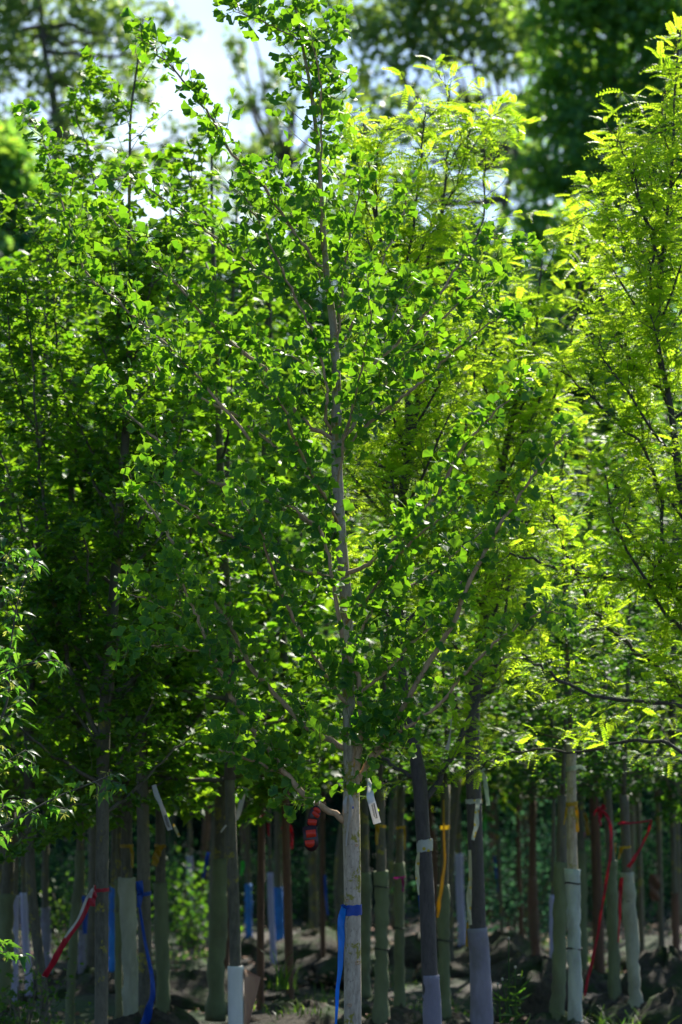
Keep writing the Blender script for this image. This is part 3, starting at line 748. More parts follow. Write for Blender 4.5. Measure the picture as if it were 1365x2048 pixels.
def wrapped_tree(label, xs, base_py, wrap_py, w, wrap='wrap_olive', bark='bark_maple', kind='dark', Y=None, crown=1.0, group=None, ties=(), flare=1.2, tube=False, name='nursery_tree', wrap_end=None, ball=True):
    """xs: [(px,py)...] from the bottom of the trunk upwards"""
    zb = .22
    if Y is None: Y = F*(CAMZ-zb)/(base_py-HZ)
    s = Y/F
    pts = [W(x, y, Y) for x, y in xs]
    if pts[0][2] > .12: pts = [np.array([pts[0][0], Y, .1])]+pts
    P = smooth_path(pts, 6)
    e = empty(name, (P[0][0], Y, 0), label, 'tree', group)
    r = w*.5*s
    mb = MB(); mb.tube(P, [r*.92, r*.86, r*.78], 12, lump=.02); mb.build('trunk', M[bark], e)
    if wrap:
        zt = CAMZ-(wrap_py-HZ)*s; zb2 = (CAMZ-(wrap_end-HZ)*s) if wrap_end else P[0][2]
        ix = [p for p in P if zb2 <= p[2] <= zt]
        zz = np.linspace(zb2, zt, 26)
        Q = np.array([[np.interp(z, P[:, 2], P[:, 0]), Y, z] for z in zz])
        mb = MB()
        if tube: mb.tube(Q, r*1.25, 16)
        else:
            rr = r*(1.12+R.normal(size=26)*.045); rr[:6] *= np.linspace(flare, 1, 6); rr[-1] *= 1.12; rr[-2] *= .95
            mb.tube(Q+R.normal(size=Q.shape)*[.0022, .0022, 0], rr, 18, lump=.06)
        wo = mb.build('trunk_wrap', M[wrap], e)
        for ty in ties:
            z = CAMZ-(ty-HZ)*s; c = np.array([np.interp(z, P[:, 2], P[:, 0]), Y, z])
            mb = MB(); th = np.linspace(0, 2*math.pi, 21)
            mb.tube(np.array([c+[math.cos(a)*r*1.22, math.sin(a)*r*1.22, .004*math.sin(a*2)] for a in th]), .0045, 6); mb.build('tie', M['tie'], wo)
    if ball and (xs[0][0] > 700 or R.random() < .35): rootball(e, (P[0][0], Y, 0), R.uniform(.18, .25), R.uniform(.12, .2))
    if kind == 'locust': kind, crown = 'dark', .5  # shade of the lower canopy imitated by small dark-leaved crowns instead of locust
    add_crown(e, P[-1], kind, crown)
    return e, P, Y

WT = [
 ('nursery tree in dull olive wrap at the bottom left corner', [(4, 2040), (12, 1850), (22, 1600)], 2000, 1790, 30, 'wrap_olive', 'maple', {}),
 ('far young tree in pale lavender tube at the left edge', [(28, 1965), (30, 1800), (34, 1600)], 1965, 1790, 15, 'tube_lavender', 'maple', {'tube': True}),
 ('far young tree in whitish tube next to leaning dark trunk', [(58, 1950), (50, 1850), (44, 1600)], 1955, 1785, 12, 'tube_lavender', 'maple', {'tube': True}),
 ('leaning dark bare trunk, left of the red and white tape', [(93, 2100), (88, 2000), (75, 1880), (62, 1760), (60, 1600)], 2075, 0, 24, None, 'maple', {'Y': 12.9}),
 ('far young tree in lavender wrap behind the hanging red and white tape', [(95, 1938), (91, 1800), (93, 1600)], 1940, 1815, 17, 'wrap_lavender', 'maple', {}),
 ('slender olive trunk crossed by the red and white tape', [(137, 2090), (146, 1900), (158, 1750), (162, 1600)], 2070, 1700, 17, 'wrap_olive', 'maple', {'Y': 13.4}),
 ('far trunk in pale wrap with blue tape, between tape and maple trunk', [(164, 1940), (164, 1800), (164, 1600)], 1940, 1860, 14, 'wrap_lavender', 'maple', {}),
 ('far trunk in bright blue wrap right of the red taped maple', [(226, 1930), (228, 1800), (230, 1600)], 1930, 1775, 17, 'wrap_brightblue', 'maple', {}),
 ('thin olive trunk between the bright blue wrap and pale wrapped tree', [(238, 2080), (238, 1900), (237, 1750), (238, 1600)], 2060, 1760, 14, 'wrap_olive', 'maple', {'Y': 14.2}),
 ('nursery tree in crumpled pale green wrap with yellow ribbon above', [(268, 2090), (263, 1980), (258, 1850), (254, 1740), (254, 1590)], 2070, 1755, 29, 'wrap_pale', 'maple', {'Y': 13.2}),
 ('nursery tree in grey green wrap under bright yellow ribbon, left part', [(328, 2090), (326, 1950), (322, 1800), (321, 1590)], 2070, 1765, 25, 'wrap_olive', 'maple', {'Y': 13.6}),
 ('distant young tree in narrow lavender tube with pink tip', [(382, 1832), (380, 1740), (380, 1600)], 1842, 1712, 10, 'tube_lavender', 'dark', {'tube': True}),
 ('nursery tree in baggy olive wrap widening to its foot', [(432, 2015), (434, 1900), (440, 1760), (442, 1560)], 2000, 1718, 31, 'wrap_olive', 'maple', {'flare': 1.35}),
 ('bare grey trunk standing in white guard tube with loose cardboard flap', [(473, 2100), (472, 1950), (468, 1800), (462, 1650), (460, 1560)], 2090, 1932, 26, 'tube_white', 'maple', {'Y': 12.4, 'tube': True}),
 ('dark reddish trunk left of the pale tube and blue cloth', [(521, 1985), (522, 1800), (524, 1590)], 1980, 0, 18, None, 'maple', {'bark': 'bark_red'}),
 ('distant young tree in slanted lavender tube between two brown trunks', [(547, 1905), (542, 1800), (538, 1600)], 1905, 1745, 10, 'tube_lavender', 'dark', {'tube': True}),
 ('distant tree in bright blue wrap behind the lavender tube', [(560, 1862), (557, 1780), (556, 1600)], 1868, 1775, 18, 'wrap_brightblue', 'dark', {}),
 ('distant tree in light blue wrap between baggy wrap and reddish trunk', [(498, 1850), (497, 1780), (495, 1600)], 1858, 1770, 13, 'wrap_brightblue', 'dark', {}),
 ('warm brown sunlit trunk rising behind the mound, red tape at top', [(580, 1995), (577, 1850), (573, 1700), (571, 1580)], 1988, 0, 20, None, 'maple', {'bark': 'bark_red'}),
 ('distant thin dark trunk with faded blue ribbon, left of the ginkgo', [(646, 1890), (645, 1750), (645, 1600)], 1888, 0, 13, None, 'dark', {'bark': 'bark_red'}),
 ('nursery tree in bulging olive wrap half hidden behind ginkgo trunk', [(728, 1955), (731, 1850), (730, 1750), (728, 1560)], 1960, 1745, 22, 'wrap_olive', 'locust', {}),
 ('nursery tree in olive wrap with yellow ribbon, first right of ginkgo', [(763, 2030), (764, 1900), (763, 1750), (760, 1570)], 2020, 1742, 24, 'wrap_olive', 'locust', {'flare': 1.5, 'ties': (1773, 1898)}),
 ('nursery tree in olive wrap with purple ribbon, second right of ginkgo', [(799, 1990), (799, 1850), (800, 1700), (803, 1570)], 1990, 1725, 19, 'wrap_olive', 'locust', {'ties': (1856,)}),
 ('nursery tree in yellowish wrap with long yellow ribbon, right of forked locust', [(889, 2005), (888, 1900), (888, 1770), (892, 1570)], 2000, 1770, 22, 'wrap_olive', 'locust', {'ties': (1880,)}),
 ('distant young tree in upright lavender tube right of yellow ribbon', [(925, 1862), (920, 1780), (916, 1600)], 1868, 1707, 13, 'tube_lavender', 'dark', {'tube': True}),
 ('distant thin trunk with hanging blue ribbon, among the right group', [(1004, 1850), (997, 1700), (990, 1590)], 1860, 0, 9, None, 'dark', {}),
 ('distant thin reddish trunk left of the darker brown trunk', [(1043, 1855), (1038, 1720), (1036, 1600)], 1862, 0, 11, None, 'dark', {'bark': 'bark_red'}),
 ('dark brown wrapped trunk standing in front of sunlit soil patch', [(1072, 1905), (1066, 1800), (1066, 1600)], 1902, 1755, 18, 'brown_fabric', 'dark', {'bark': 'bark_red'}),
 ('far young tree in lavender tube left of the olive wrapped trunk', [(1107, 1938), (1105, 1850), (1108, 1600)], 1940, 1790, 10, 'tube_lavender', 'locust', {'tube': True}),
 ('nursery tree in olive wrap touching the pale blue wrapped tree', [(1114, 2090), (1118, 1950), (1122, 1800), (1126, 1590)], 2075, 1724, 26, 'wrap_olive', 'locust', {'Y': 13.5}),
 ('nursery tree in pale blue crumpled wrap with yellow ribbon above', [(1152, 2090), (1150, 1950), (1147, 1800), (1144, 1650), (1143, 1480)], 2070, 1738, 25, 'wrap_blue', 'locust', {'Y': 12.9, 'ties': (1766, 1897, 2042), 'bark': 'bark_ginkgo'}),
 ('nursery tree in olive wrap just behind the pale blue wrapped one', [(1167, 1905), (1165, 1800), (1160, 1590)], 1925, 1702, 18, 'wrap_olive', 'locust', {}),
 ('nursery tree in olive wrap under the hanging dark red ribbon', [(1229, 1965), (1226, 1850), (1222, 1720), (1215, 1580)], 1968, 1722, 21, 'wrap_olive', 'locust', {}),
 ('leaning tree in bulky pale edged wrap beside bright red ribbon', [(1270, 1985), (1264, 1880), (1255, 1745), (1248, 1590)], 1985, 1745, 24, 'wrap_pale', 'locust', {}),
 ('dark slim trunk right of the bulky pale edged wrap', [(1284, 1875), (1280, 1750), (1276, 1600)], 1880, 0, 13, None, 'dark', {}),
 ('dark slim trunk with loose brown cloth, near the right edge', [(1324, 1895), (1320, 1750), (1316, 1600)], 1898, 0, 14, None, 'dark', {}),
 ('dark slim trunk closest to the right edge, reddish at its foot', [(1354, 1925), (1350, 1780), (1344, 1600)], 1925, 1785, 14, 'brown_fabric', 'dark', {}),
]
TREES = {}
for i, (lab, xs, bp, wp, w, wrap, kind, kw) in enumerate(WT):
    TREES[i] = wrapped_tree(lab, xs, bp, wp, w, wrap, kind=kind, **kw)

# white tube's cardboard flap
e13, P13, Y13 = TREES[13]
mb = MB(); rows = []
for k, (y, x0, x1) in enumerate(((1940, 489, 493), (1955, 490, 522), (1985, 489, 515), (2020, 489, 505), (2060, 488, 497), (2090, 488, 492))):
    rows.append([W(x0+(x1-x0)*f, y, Y13-.02+.05*math.sin(f*2.2)) for f in np.linspace(0, 1, 7)])
V = np.array(rows).reshape(-1, 3); V2 = V+[0, .003, 0]; n = len(V)
Fc = [(i*7+j, i*7+j+1, (i+1)*7+j+1, (i+1)*7+j) for i in range(5) for j in range(6)]
mb.add(np.vstack([V, V2]), Fc+[tuple(n+q for q in f)[::-1] for f in Fc]+[(j, n+j, n+j+1, j+1) for j in range(6)]+[(i*7+6, n+i*7+6, n+(i+1)*7+6, (i+1)*7+6) for i in range(5)])
tag(mb.build('cardboard_flap', M['cardboard'], e13), 'pinkish brown flap of cardboard standing off the guard tube')
# lavender wraps on the feet of the two locusts
for o in [o for o in COL.objects if o.name.startswith('honey_locust')][:2]:
    is1 = 'forked dark' in o['label']; Y = 11.3 if is1 else 12.1; s = Y/F
    top, w = (1950, 35) if is1 else (1856, 40)
    pts = [(862, 1945), (864, 2000), (866, 2060), (866, 2150)] if is1 else [(955, 1850), (960, 1920), (963, 2000), (966, 2150)]
    P = smooth_path([W(x, max(y, top), Y) for x, y in pts], 6)
    mb = MB(); mb.tube(P, np.array([w*.5, w*.52, w*.56, w*.64 if not is1 else w*.54])*s, 16, lump=.02); mb.build('trunk_wrap', M['wrap_lavender'], o)

# deeper rows: seen only as crowns and thin stems
k = 0
for row, Y in enumerate((17.5, 20.5, 23.5, 27, 31)):
    half = 682.5*Y/F+ (1.1 if row < 3 else 1.5)
    x = -half+R.uniform(0, .4)
    while x < half+1.4:
        px = 682.5+x*F/Y
        yy = Y+R.uniform(-.8, .8)
        kind = ('maple' if R.random() < .6 else 'dark') if px < 620 else ('locust' if R.random() < .6 else 'maple')
        if row >= 3: kind = 'dark' if R.random() < .6 else 'maple'
        e = empty('nursery_tree', (x, yy, 0), 'unseen young tree added beside the view to block skylight', 'tree', 'young trees in the deep rows')
        P = smooth_path([np.array([x, yy, .05]), np.array([x+R.uniform(-.05, .05), yy, .8]), np.array([x+R.uniform(-.08, .08), yy, 1.55])], 5)
        mb = MB(); mb.tube(P, [.042, .034], 9, lump=.03); mb.build('trunk', M['bark_maple' if k % 3 else 'bark_red'], e)
        (rootball(e, (x, yy, 0), .24, .13) if row == 0 else None)
        add_crown(e, P[-1], kind, R.uniform(.82, 1.12)+.0*row)
        x += R.uniform(.78, 1.1); k += 1
for x, yy in ((-2.5, 9.6), (-3.0, 12.2), (-3.3, 15), (3.6, 14.8), (-4.2, 10.8), (-3.9, 8.2), (4.6, 13.6), (-4.8, 13.8)):  # unseen trees beside the frame, added to cut skylight on the lower zone
    e = empty('nursery_tree', (x, yy, 0), 'unseen young tree added beside the view to block skylight', 'tree', 'young trees in the deep rows')
    P = smooth_path([np.array([x, yy, .05]), np.array([x, yy, .8]), np.array([x, yy, 1.5])], 5)
    mb = MB(); mb.tube(P, [.042, .034], 9, lump=.03); mb.build('trunk', M['bark_maple'], e)
    add_crown(e, P[-1], 'dark' if x < 0 else 'maple', 1.2)

# ================================================================== shrubs (understorey)
def make_shrub(tname, h, r, n, mat, size, label, loc, group, tpl=TS):
    e = empty(tname, loc, label, 'shrub', group)
    st = MB(); fo = Foliage()
    for i in range(14):
        a = R.uniform(0, 6.28); d = np.array([math.cos(a)*R.uniform(.1, .8), math.sin(a)*R.uniform(.1, .8), 1.])
        Q = grow(np.array([loc[0], loc[1], loc[2]])+R.normal(size=3)*[.05, .05, 0], d, h*R.uniform(.6, 1.05), .2, .6, 6)
        st.tube(Q, [.008, .003], 5)
        A = arc(Q)
        for _ in range(n//14):
            p, t = at(Q, A, A[-1]*(R.random()**.6)); q = p+R.normal(size=3)*r*.22
            fo.add(q, rvec()+np.array([0, 0, .2]), unit(np.array([0, 0, 1.])+R.normal(size=3)*.6), R.uniform(.7, 1.2)*size)
    tag(st.build('stems', M['bark_maple'], e), kind='stuff'); fo.build('foliage', tpl, M[mat], e)
    return e
def dup(e, loc, rot, sc, label=None):
    c = e.copy(); COL.objects.link(c); 
    for ch in e.children:
        d = ch.copy(); mi = ch.matrix_parent_inverse.copy(); COL.objects.link(d); d.parent = c; d.matrix_parent_inverse = mi
    c.location = loc; c.rotation_euler = (0, 0, rot); c.scale = (sc, sc, sc)
    if label: c['label'] = label
    return c
GS = 'dark shrubs far behind the trunks'
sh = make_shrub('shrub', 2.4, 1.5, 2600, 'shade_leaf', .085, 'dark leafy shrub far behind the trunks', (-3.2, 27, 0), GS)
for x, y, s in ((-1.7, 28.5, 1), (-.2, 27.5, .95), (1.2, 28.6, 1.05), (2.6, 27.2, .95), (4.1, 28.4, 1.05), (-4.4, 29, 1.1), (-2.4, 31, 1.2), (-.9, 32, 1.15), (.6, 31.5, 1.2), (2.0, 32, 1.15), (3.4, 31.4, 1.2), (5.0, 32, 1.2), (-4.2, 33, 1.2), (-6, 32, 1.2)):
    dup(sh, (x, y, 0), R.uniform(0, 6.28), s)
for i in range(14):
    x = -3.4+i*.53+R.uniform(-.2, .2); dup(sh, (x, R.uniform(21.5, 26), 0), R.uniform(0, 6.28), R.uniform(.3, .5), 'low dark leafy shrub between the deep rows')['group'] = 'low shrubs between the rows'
make_shrub('shrub', 1.75, 1.2, 1800, 'teal_leaf', .05, 'blue green bushy shrub behind the right trunks', (1.55, 20.6, 0), None)
make_shrub('shrub', .75, .7, 900, 'dark_leaf', .05, 'low round green shrub behind the pink tipped tube', (-1.3, 21, 0), None)
make_shrub('shrub', .7, .6, 700, 'grass', .045, 'low bright green shrub beside the pale wrapped far trunk', (-2.05, 18.5, 0), None)
make_shrub('shrub', .42, .4, 700, 'grass', .03, 'small sunlit yellow green shrub at the bottom left corner', (W(32, 2040, 12.2)[0], 12.2, .05), None)

# ================================================================== mounds, grass, weeds
def mound(loc, r, h, label, mat='burlap'):
    e = rootball(None, loc, r, h*.8, mat); e.name = 'earth_mound'; tag(e, label, 'mound'); return e
mound((W(600, 2010, 13.6)[0], 13.6, 0), .42, .26, 'long sunlit mound of earth below the warm brown trunk')
mound((W(1085, 1990, 15)[0], 15, 0), .30, .42, 'rounded burlap mound left of the olive wrapped trunk')
mound((W(1005, 1900, 18.6)[0], 18.6, 0), .42, .34, 'grey brown mound behind the lavender wrapped base')
mound((W(1040, 1930, 17)[0], 17, 0), .34, .28, 'low mound in front of the dark brown wrapped trunk')
mound((W(1335, 1960, 15.2)[0], 15.2, 0), .36, .46, 'large rounded mound at the right edge')
mound((W(1350, 2020, 13.6)[0], 13.6, 0), .24, .34, 'smaller mound in the lower right corner')
mound((W(640, 1890, 19.5)[0], 19.5, 0), .5, .3, 'distant mound behind the warm brown trunk')
mound((W(170, 1975, 16)[0], 16, 0), .4, .26, 'pale mound between the slender trunk and maple trunk')
mound((W(380, 1990, 15.5)[0], 15.5, 0), .42, .28, 'dark mound between two olive wrapped trees')
mound((W(840, 1870, 19)[0], 19, 0), .3, .3, 'small distant mound behind the forked locust trunk')

def blades(name, centers, per, hmin, hmax, mat, spread=.12, lean=.5, width=.006):
    V = []; Fc = []; rn = []
    for c in centers:
        for _ in range(per):
            a = R.uniform(0, 6.28); b = np.array(c)+R.normal(size=3)*[spread, spread, 0]
            d = np.array([math.cos(a), math.sin(a), 0]); q = np.array([-d[1], d[0], 0])
            h = R.uniform(hmin, hmax); l = R.uniform(.1, lean)*h; w = width*R.uniform(.6, 1.3); n = len(V); r_ = R.random()
            for t in (0, .35, .7, 1):
                p = b+np.array([0, 0, h*t*(1-.25*t)])+d*l*t*t*1.6; ww = w*(1-t*.92)
                V += [p-q*ww, p+q*ww]; rn += [r_, r_]
            Fc += [(n+2*i, n+2*i+1, n+2*i+3, n+2*i+2) for i in range(3)]
    return mk(name, np.array(V), Fc, M[mat], None, True, rn, np.zeros((len(V), 3)))
cs = []
for _ in range(300):
    Y = R.uniform(11.5, 24); x = R.uniform(-1, 1)*(682.5*Y/F+.4)
    if math.sin(x*2.3+Y)*math.cos(Y*1.7+x) > -.2: cs.append((x, Y, -.02))
tag(blades('grass', cs, 22, .03, .16, 'grass', .13, .9, .004), 'tufts of grass and weeds on the dark soil', kind='stuff')
lp = []; 
for _ in range(5200):
    Y = R.uniform(11.5, 26); lp.append([R.uniform(-1, 1)*(682.5*Y/F+.5), Y, R.uniform(.0, .05)])
lp = np.array(lp)
lt = scatter('leaf_litter', [tpl_simple()], lp, R.normal(size=lp.shape)*[1, 1, .25], R.normal(size=lp.shape)*.4+[0, 0, 1], R.uniform(.02, .06, len(lp)), M['cardboard']); tag(lt, 'dry leaves and bits littering the dark soil', kind='stuff')
t = blades('grass_tuft', [W(567, 1978, 13.4)], 34, .1, .34, 'grass', .035, .35, .008); tag(t, 'bright green grass tuft on top of the sunlit mound', 'grass tuft')
t = blades('grass_tuft', [W(1225, 2000, 13.5)*[1, 1, 0]], 150, .08, .32, 'grass', .17, .9, .005); tag(t, 'dark sprawling weeds at the foot of the ribboned right trees', 'grass tuft')
t = blades('grass_tuft', [W(1345, 2040, 12.6)*[1, 1, 0]+[0, 0, 0]], 90, .05, .2, 'grass', .12, .9, .005); tag(t, 'grass tuft in the bottom right corner', 'grass tuft')
t = blades('grass_tuft', [W(600, 2020, 13.2)*[1, 1, 0]+[0, 0, .2]], 60, .04, .1, 'grass', .13, .9, .005); tag(t, 'short dry grass spilling over the sunlit mound', 'grass tuft')
t = blades('grass_tuft', [W(920, 2040, 12.6)*[1, 1, 0]], 60, .1, .32, 'grass', .09, .9, .005); tag(t, 'low weeds beside the lavender wrapped base', 'grass tuft')
# tall weed stalks with pale buds
we = empty('tall_weed', (W(1010, 2048, 12.4)[0], 12.4, 0), 'tall green weed stalks with pale round buds, right of lavender wrap', 'weed')
for (x0, x1, y1) in ((1012, 1018, 1878), (1025, 1031, 1936), (1000, 996, 1970), (1020, 1005, 1960)):
    mb = MB(); P = smooth_path([W(x0, 2230, 12.4), W((x0+x1)/2+3, 2050, 12.4), W(x1, y1, 12.4)], 6); mb.tube(P, [.006, .0045, .003], 6)
    so_ = mb.build('stalk', M['grass'], we)
    mb = MB(); mb.tube(np.array([P[-1]+[0, 0, -.004], P[-1]+[0, 0, .002], P[-1]+[0, 0, .009], P[-1]+[0, 0, .013]]), [.003, .007, .006, .001], 8); mb.build('bud', M['paper'], so_)
fo = Foliage()
for _ in range(46):
    p = W(R.uniform(990, 1050), R.uniform(1950, 2060), 12.4+R.uniform(-.06, .06)); fo.add(p, unit(rvec()*[1, 1, .3]+np.array([0, 0, .3])), rvec(), R.uniform(.04, .1))
fo.build('leaves', [tpl_outline([(.01, 0), (.06, .3), (.05, .7), (0, 1)], .2, .4, 0)], M['grass'], we)

# ================================================================== far trees
def far_tree(label, Y, blobs, dens, mat, size, trunk, tw_=26, limbs=None, name='tall_tree', tpl=TS, extra=()):
    b0 = W(*trunk[0], Y); s = Y/F
    e = empty(name, (b0[0], Y, 0), label, 'tree')
    tp = smooth_path([np.array([b0[0], Y, -.1])]+[W(x, y, Y) for x, y in trunk], 6)
    mb = MB(); mb.tube(tp, [tw_*.7*s, tw_*.5*s, tw_*.18*s], 10, lump=.03); mb.build('trunk', M['bark_far'], e)
    for pts, w0 in extra:
        mb = MB(); mb.tube(smooth_path([W(x, y, Y) for x, y in pts], 5), [w0*.36*s, w0*.12*s], 7, lump=.05); mb.build('limb', M['bark_far'], e)
    P_ = []; Z_ = []
    for bi, (x, y, r) in enumerate(blobs):
        c = W(x, y, Y)+[0, R.uniform(-.8, .8)*r*s, 0]
        k = np.argmin(((tp-c)**2).sum(1)+ 4*np.maximum(0, tp[:, 2]-c[2])**2); q0 = tp[k]
        mid = (q0+c)/2+[0, 0, -.12*np.linalg.norm(c-q0)]
        mb = MB(); mb.tube(smooth_path([q0, mid, c], 5)+R.normal(size=(11, 3))*.03, [.055, .012], 6); 
        if bi < 90: mb.build('limb', M['bark_far'], e)
        R_ = r*s; nsub = max(8, int(44*(r/80)**2*dens))
        for _ in range(nsub):
            sc_ = c+rvec()*R_*R.uniform(.1, 1)**.6*[1, 1, .85]
            n = int(11*R.uniform(.5, 1.5))
            P_.append(sc_+R.normal(size=(n, 3))*R_*.17*[1.2, 1.0, .9])
    P_ = np.vstack(P_); n = len(P_)
    d = R.normal(size=(n, 3)); nn = R.normal(size=(n, 3))*.8+[0, 0, 1]
    scatter('crown', tpl, P_, d, nn, R.uniform(.7, 1.3, n)*size, M[mat], e)
    print(name, n)
    return e
far_tree('pale olive airy tree against the sky at top left', 42, [(60, 60, 80), (10, 130, 70), (150, 30, 80), (250, 60, 80), (270, 140, 70), (150, 130, 60), (140, 230, 60), (230, 230, 50), (40, 250, 60), (190, 330, 60), (370, 270, 45), (20, 20, 70), (60, -60, 90), (200, -50, 90), (90, 170, 50), (-40, 60, 90), (330, 330, 40), (110, 350, 50), (250, 330, 55), (380, 60, 30), (330, 20, 30)], .95, 'far_olive', .13,
 [(112, 560), (110, 430), (112, 240), (90, 100), (75, -60)], 22, extra=[([(112, 240), (60, 190), (0, 150), (-60, 130)], 9), ([(112, 300), (150, 230), (210, 150), (240, 60)], 9), ([(112, 250), (125, 180), (90, 60), (80, -20)], 7)])
far_tree('mid green tree mass at the left edge under the pale olive tree', 36, [(-10, 330, 90), (40, 400, 70), (0, 480, 90), (80, 500, 70), (160, 500, 70), (240, 500, 60), (60, 420, 60), (20, 300, 50), (-30, 560, 100), (60, 600, 90), (180, 590, 90), (300, 560, 70), (150, 440, 45)], 2.0, 'far_dark', .15, [(30, 700), (25, 500), (20, 350)], 30)
far_tree('thin yellowish tree seen between the two upper ginkgo shoots', 44, [(500, 40, 40), (470, 70, 30), (540, 150, 50), (490, 200, 40), (560, 230, 50), (500, 290, 50), (560, 320, 50), (450, 330, 40), (540, 400, 50), (480, 410, 50), (420, 420, 40), (600, 120, 50), (610, 300, 50), (660, 200, 40), (590, 20, 50), (470, 130, 28), (420, 370, 40)], .75, 'far_olive', .13, [(590, 600), (585, 450), (575, 330)], 18)
far_tree('dark olive tree low behind the left ginkgo limbs', 33, [(420, 500, 60), (480, 560, 70), (540, 520, 60), (590, 600, 70), (480, 650, 80), (380, 580, 60), (560, 690, 80), (400, 670, 80), (330, 640, 70), (640, 520, 60), (640, 640, 70), (620, 420, 45)], 1.8, 'far_dark', .13, [(500, 800), (500, 620), (510, 520)], 24)
far_tree('spreading tree with dark crooked limbs against blue sky, top centre right', 42, [(700, 30, 80), (790, 20, 90), (880, 30, 90), (980, 20, 90), (760, 110, 70), (850, 110, 60), (940, 100, 60), (730, 190, 60), (820, 190, 50), (1010, 120, 70), (1050, 60, 80), (760, 270, 60), (850, 270, 50), (930, 210, 45), (1040, 220, 50), (1050, 320, 50), (720, 330, 60), (820, 360, 60), (900, 380, 60), (960, 310, 40), (700, 440, 60), (830, -60, 90), (950, -60, 90)], 1.0, 'far_locust', .14,
 [(1005, 640), (1000, 480), (1018, 370), (1025, 335)], 22, extra=[([(1025, 335), (1005, 300), (970, 250), (960, 190), (940, 110), (915, 20)], 16), ([(1025, 345), (1035, 290), (1065, 250), (1090, 200)], 10), ([(970, 250), (930, 200), (900, 120), (890, 40)], 9), ([(1015, 400), (900, 330), (850, 250), (800, 200), (740, 180)], 11), ([(850, 255), (830, 180), (860, 90), (850, 20)], 7), ([(900, 330), (820, 320), (760, 290), (690, 300)], 8)])
far_tree('dense dark green broadleaf tree filling the upper right', 38, [(1120, 20, 90), (1210, 10, 100), (1310, 30, 100), (1390, 60, 100), (1110, 130, 80), (1200, 130, 90), (1300, 150, 100), (1390, 190, 100), (1090, 240, 80), (1180, 250, 90), (1280, 270, 90), (1380, 310, 100), (1080, 350, 70), (1160, 360, 80), (1260, 380, 90), (1360, 420, 100), (1060, 450, 60), (1150, 470, 80), (1250, 490, 90), (1350, 540, 90), (1010, 530, 50), (1100, 560, 80), (1200, 590, 90), (1300, 620, 90), (1150, 680, 80), (1250, 700, 90), (1060, 640, 70), (1350, 700, 90), (1150, -70, 90), (1300, -70, 100)], 1.9, 'far_dark', .135,
 [(1220, 900), (1215, 500), (1225, 250), (1230, 50)], 34)
far_tree('green tree hidden low behind the middle honey locust', 34, [(700, 520, 70), (780, 480, 70), (860, 520, 80), (940, 480, 60), (740, 620, 80), (840, 640, 80), (940, 620, 80), (1000, 690, 80), (700, 720, 80)], 1.8, 'far_dark', .15, [(840, 800), (845, 640), (840, 520)], 24)

far_tree('green tree low behind the gap between the two right locusts', 32, [(960, 760, 80), (1060, 720, 80), (1160, 760, 90), (1010, 860, 80), (1110, 870, 90), (1210, 850, 90), (1290, 790, 80), (1060, 620, 60), (1000, 620, 50), (900, 880, 80)], 1.8, 'far_dark', .13, [(1090, 1000), (1085, 800), (1080, 700)], 24)
far_tree('green tree low behind the upper part of the ginkgo', 32, [(600, 760, 90), (700, 760, 80), (480, 780, 80), (780, 780, 80), (560, 860, 80), (680, 880, 80), (420, 700, 60), (850, 720, 60), (300, 760, 80), (370, 860, 80)], 1.6, 'far_dark', .13, [(600, 1000), (600, 860), (600, 760)], 24)
# ================================================================== wood edge behind the nursery
def wood_tree(seed):
    fo = Foliage(); n = 9000; H = 7.0
    P = []
    for i in range(120):
        f = R.random(); z = .2+H*f; rr = 1.7*(1-.55*f)*R.uniform(.2, 1)**.5; a = R.uniform(0, 6.28)
        c = np.array([rr*math.cos(a), rr*math.sin(a), z]); P.append(c+R.normal(size=(n//120, 3))*.30)
    P = np.vstack(P); P[:, 2] = np.abs(P[:, 2]); m = len(P)
    tr_ = MB(); tr_.tube(grow(np.array([0, 0, 0.]), np.array([0, 0, 1.]), H*.95, .3, .2, 8), [.12, .08, .02], 8, lump=.03)
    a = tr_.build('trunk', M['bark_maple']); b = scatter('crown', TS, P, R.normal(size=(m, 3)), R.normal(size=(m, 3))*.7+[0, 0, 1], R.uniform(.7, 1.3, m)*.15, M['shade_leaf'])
    COL.objects.unlink(a); COL.objects.unlink(b); return [a, b]
WP = [wood_tree(0), wood_tree(1), wood_tree(2)]
for row, Y in enumerate((34, 36.5)):
    for i in range(10):
        x = -9.5+2.15*i+row*1.05+R.uniform(-.2, .2); yy = Y+R.uniform(-.6, .6)
        e = empty('woodland_tree', (x, yy, 0), 'dark leafy woodland tree closing the view behind the nursery rows', 'tree', 'woodland trees behind the nursery')
        sc = R.uniform(.85, 1.12); rt_ = R.uniform(0, 6.28)
        for o in WP[R.integers(0, 3)]:
            c = o.copy(); COL.objects.link(c); c.parent = e; c.scale = (sc, sc, sc); c.rotation_euler = (0, 0, rt_)

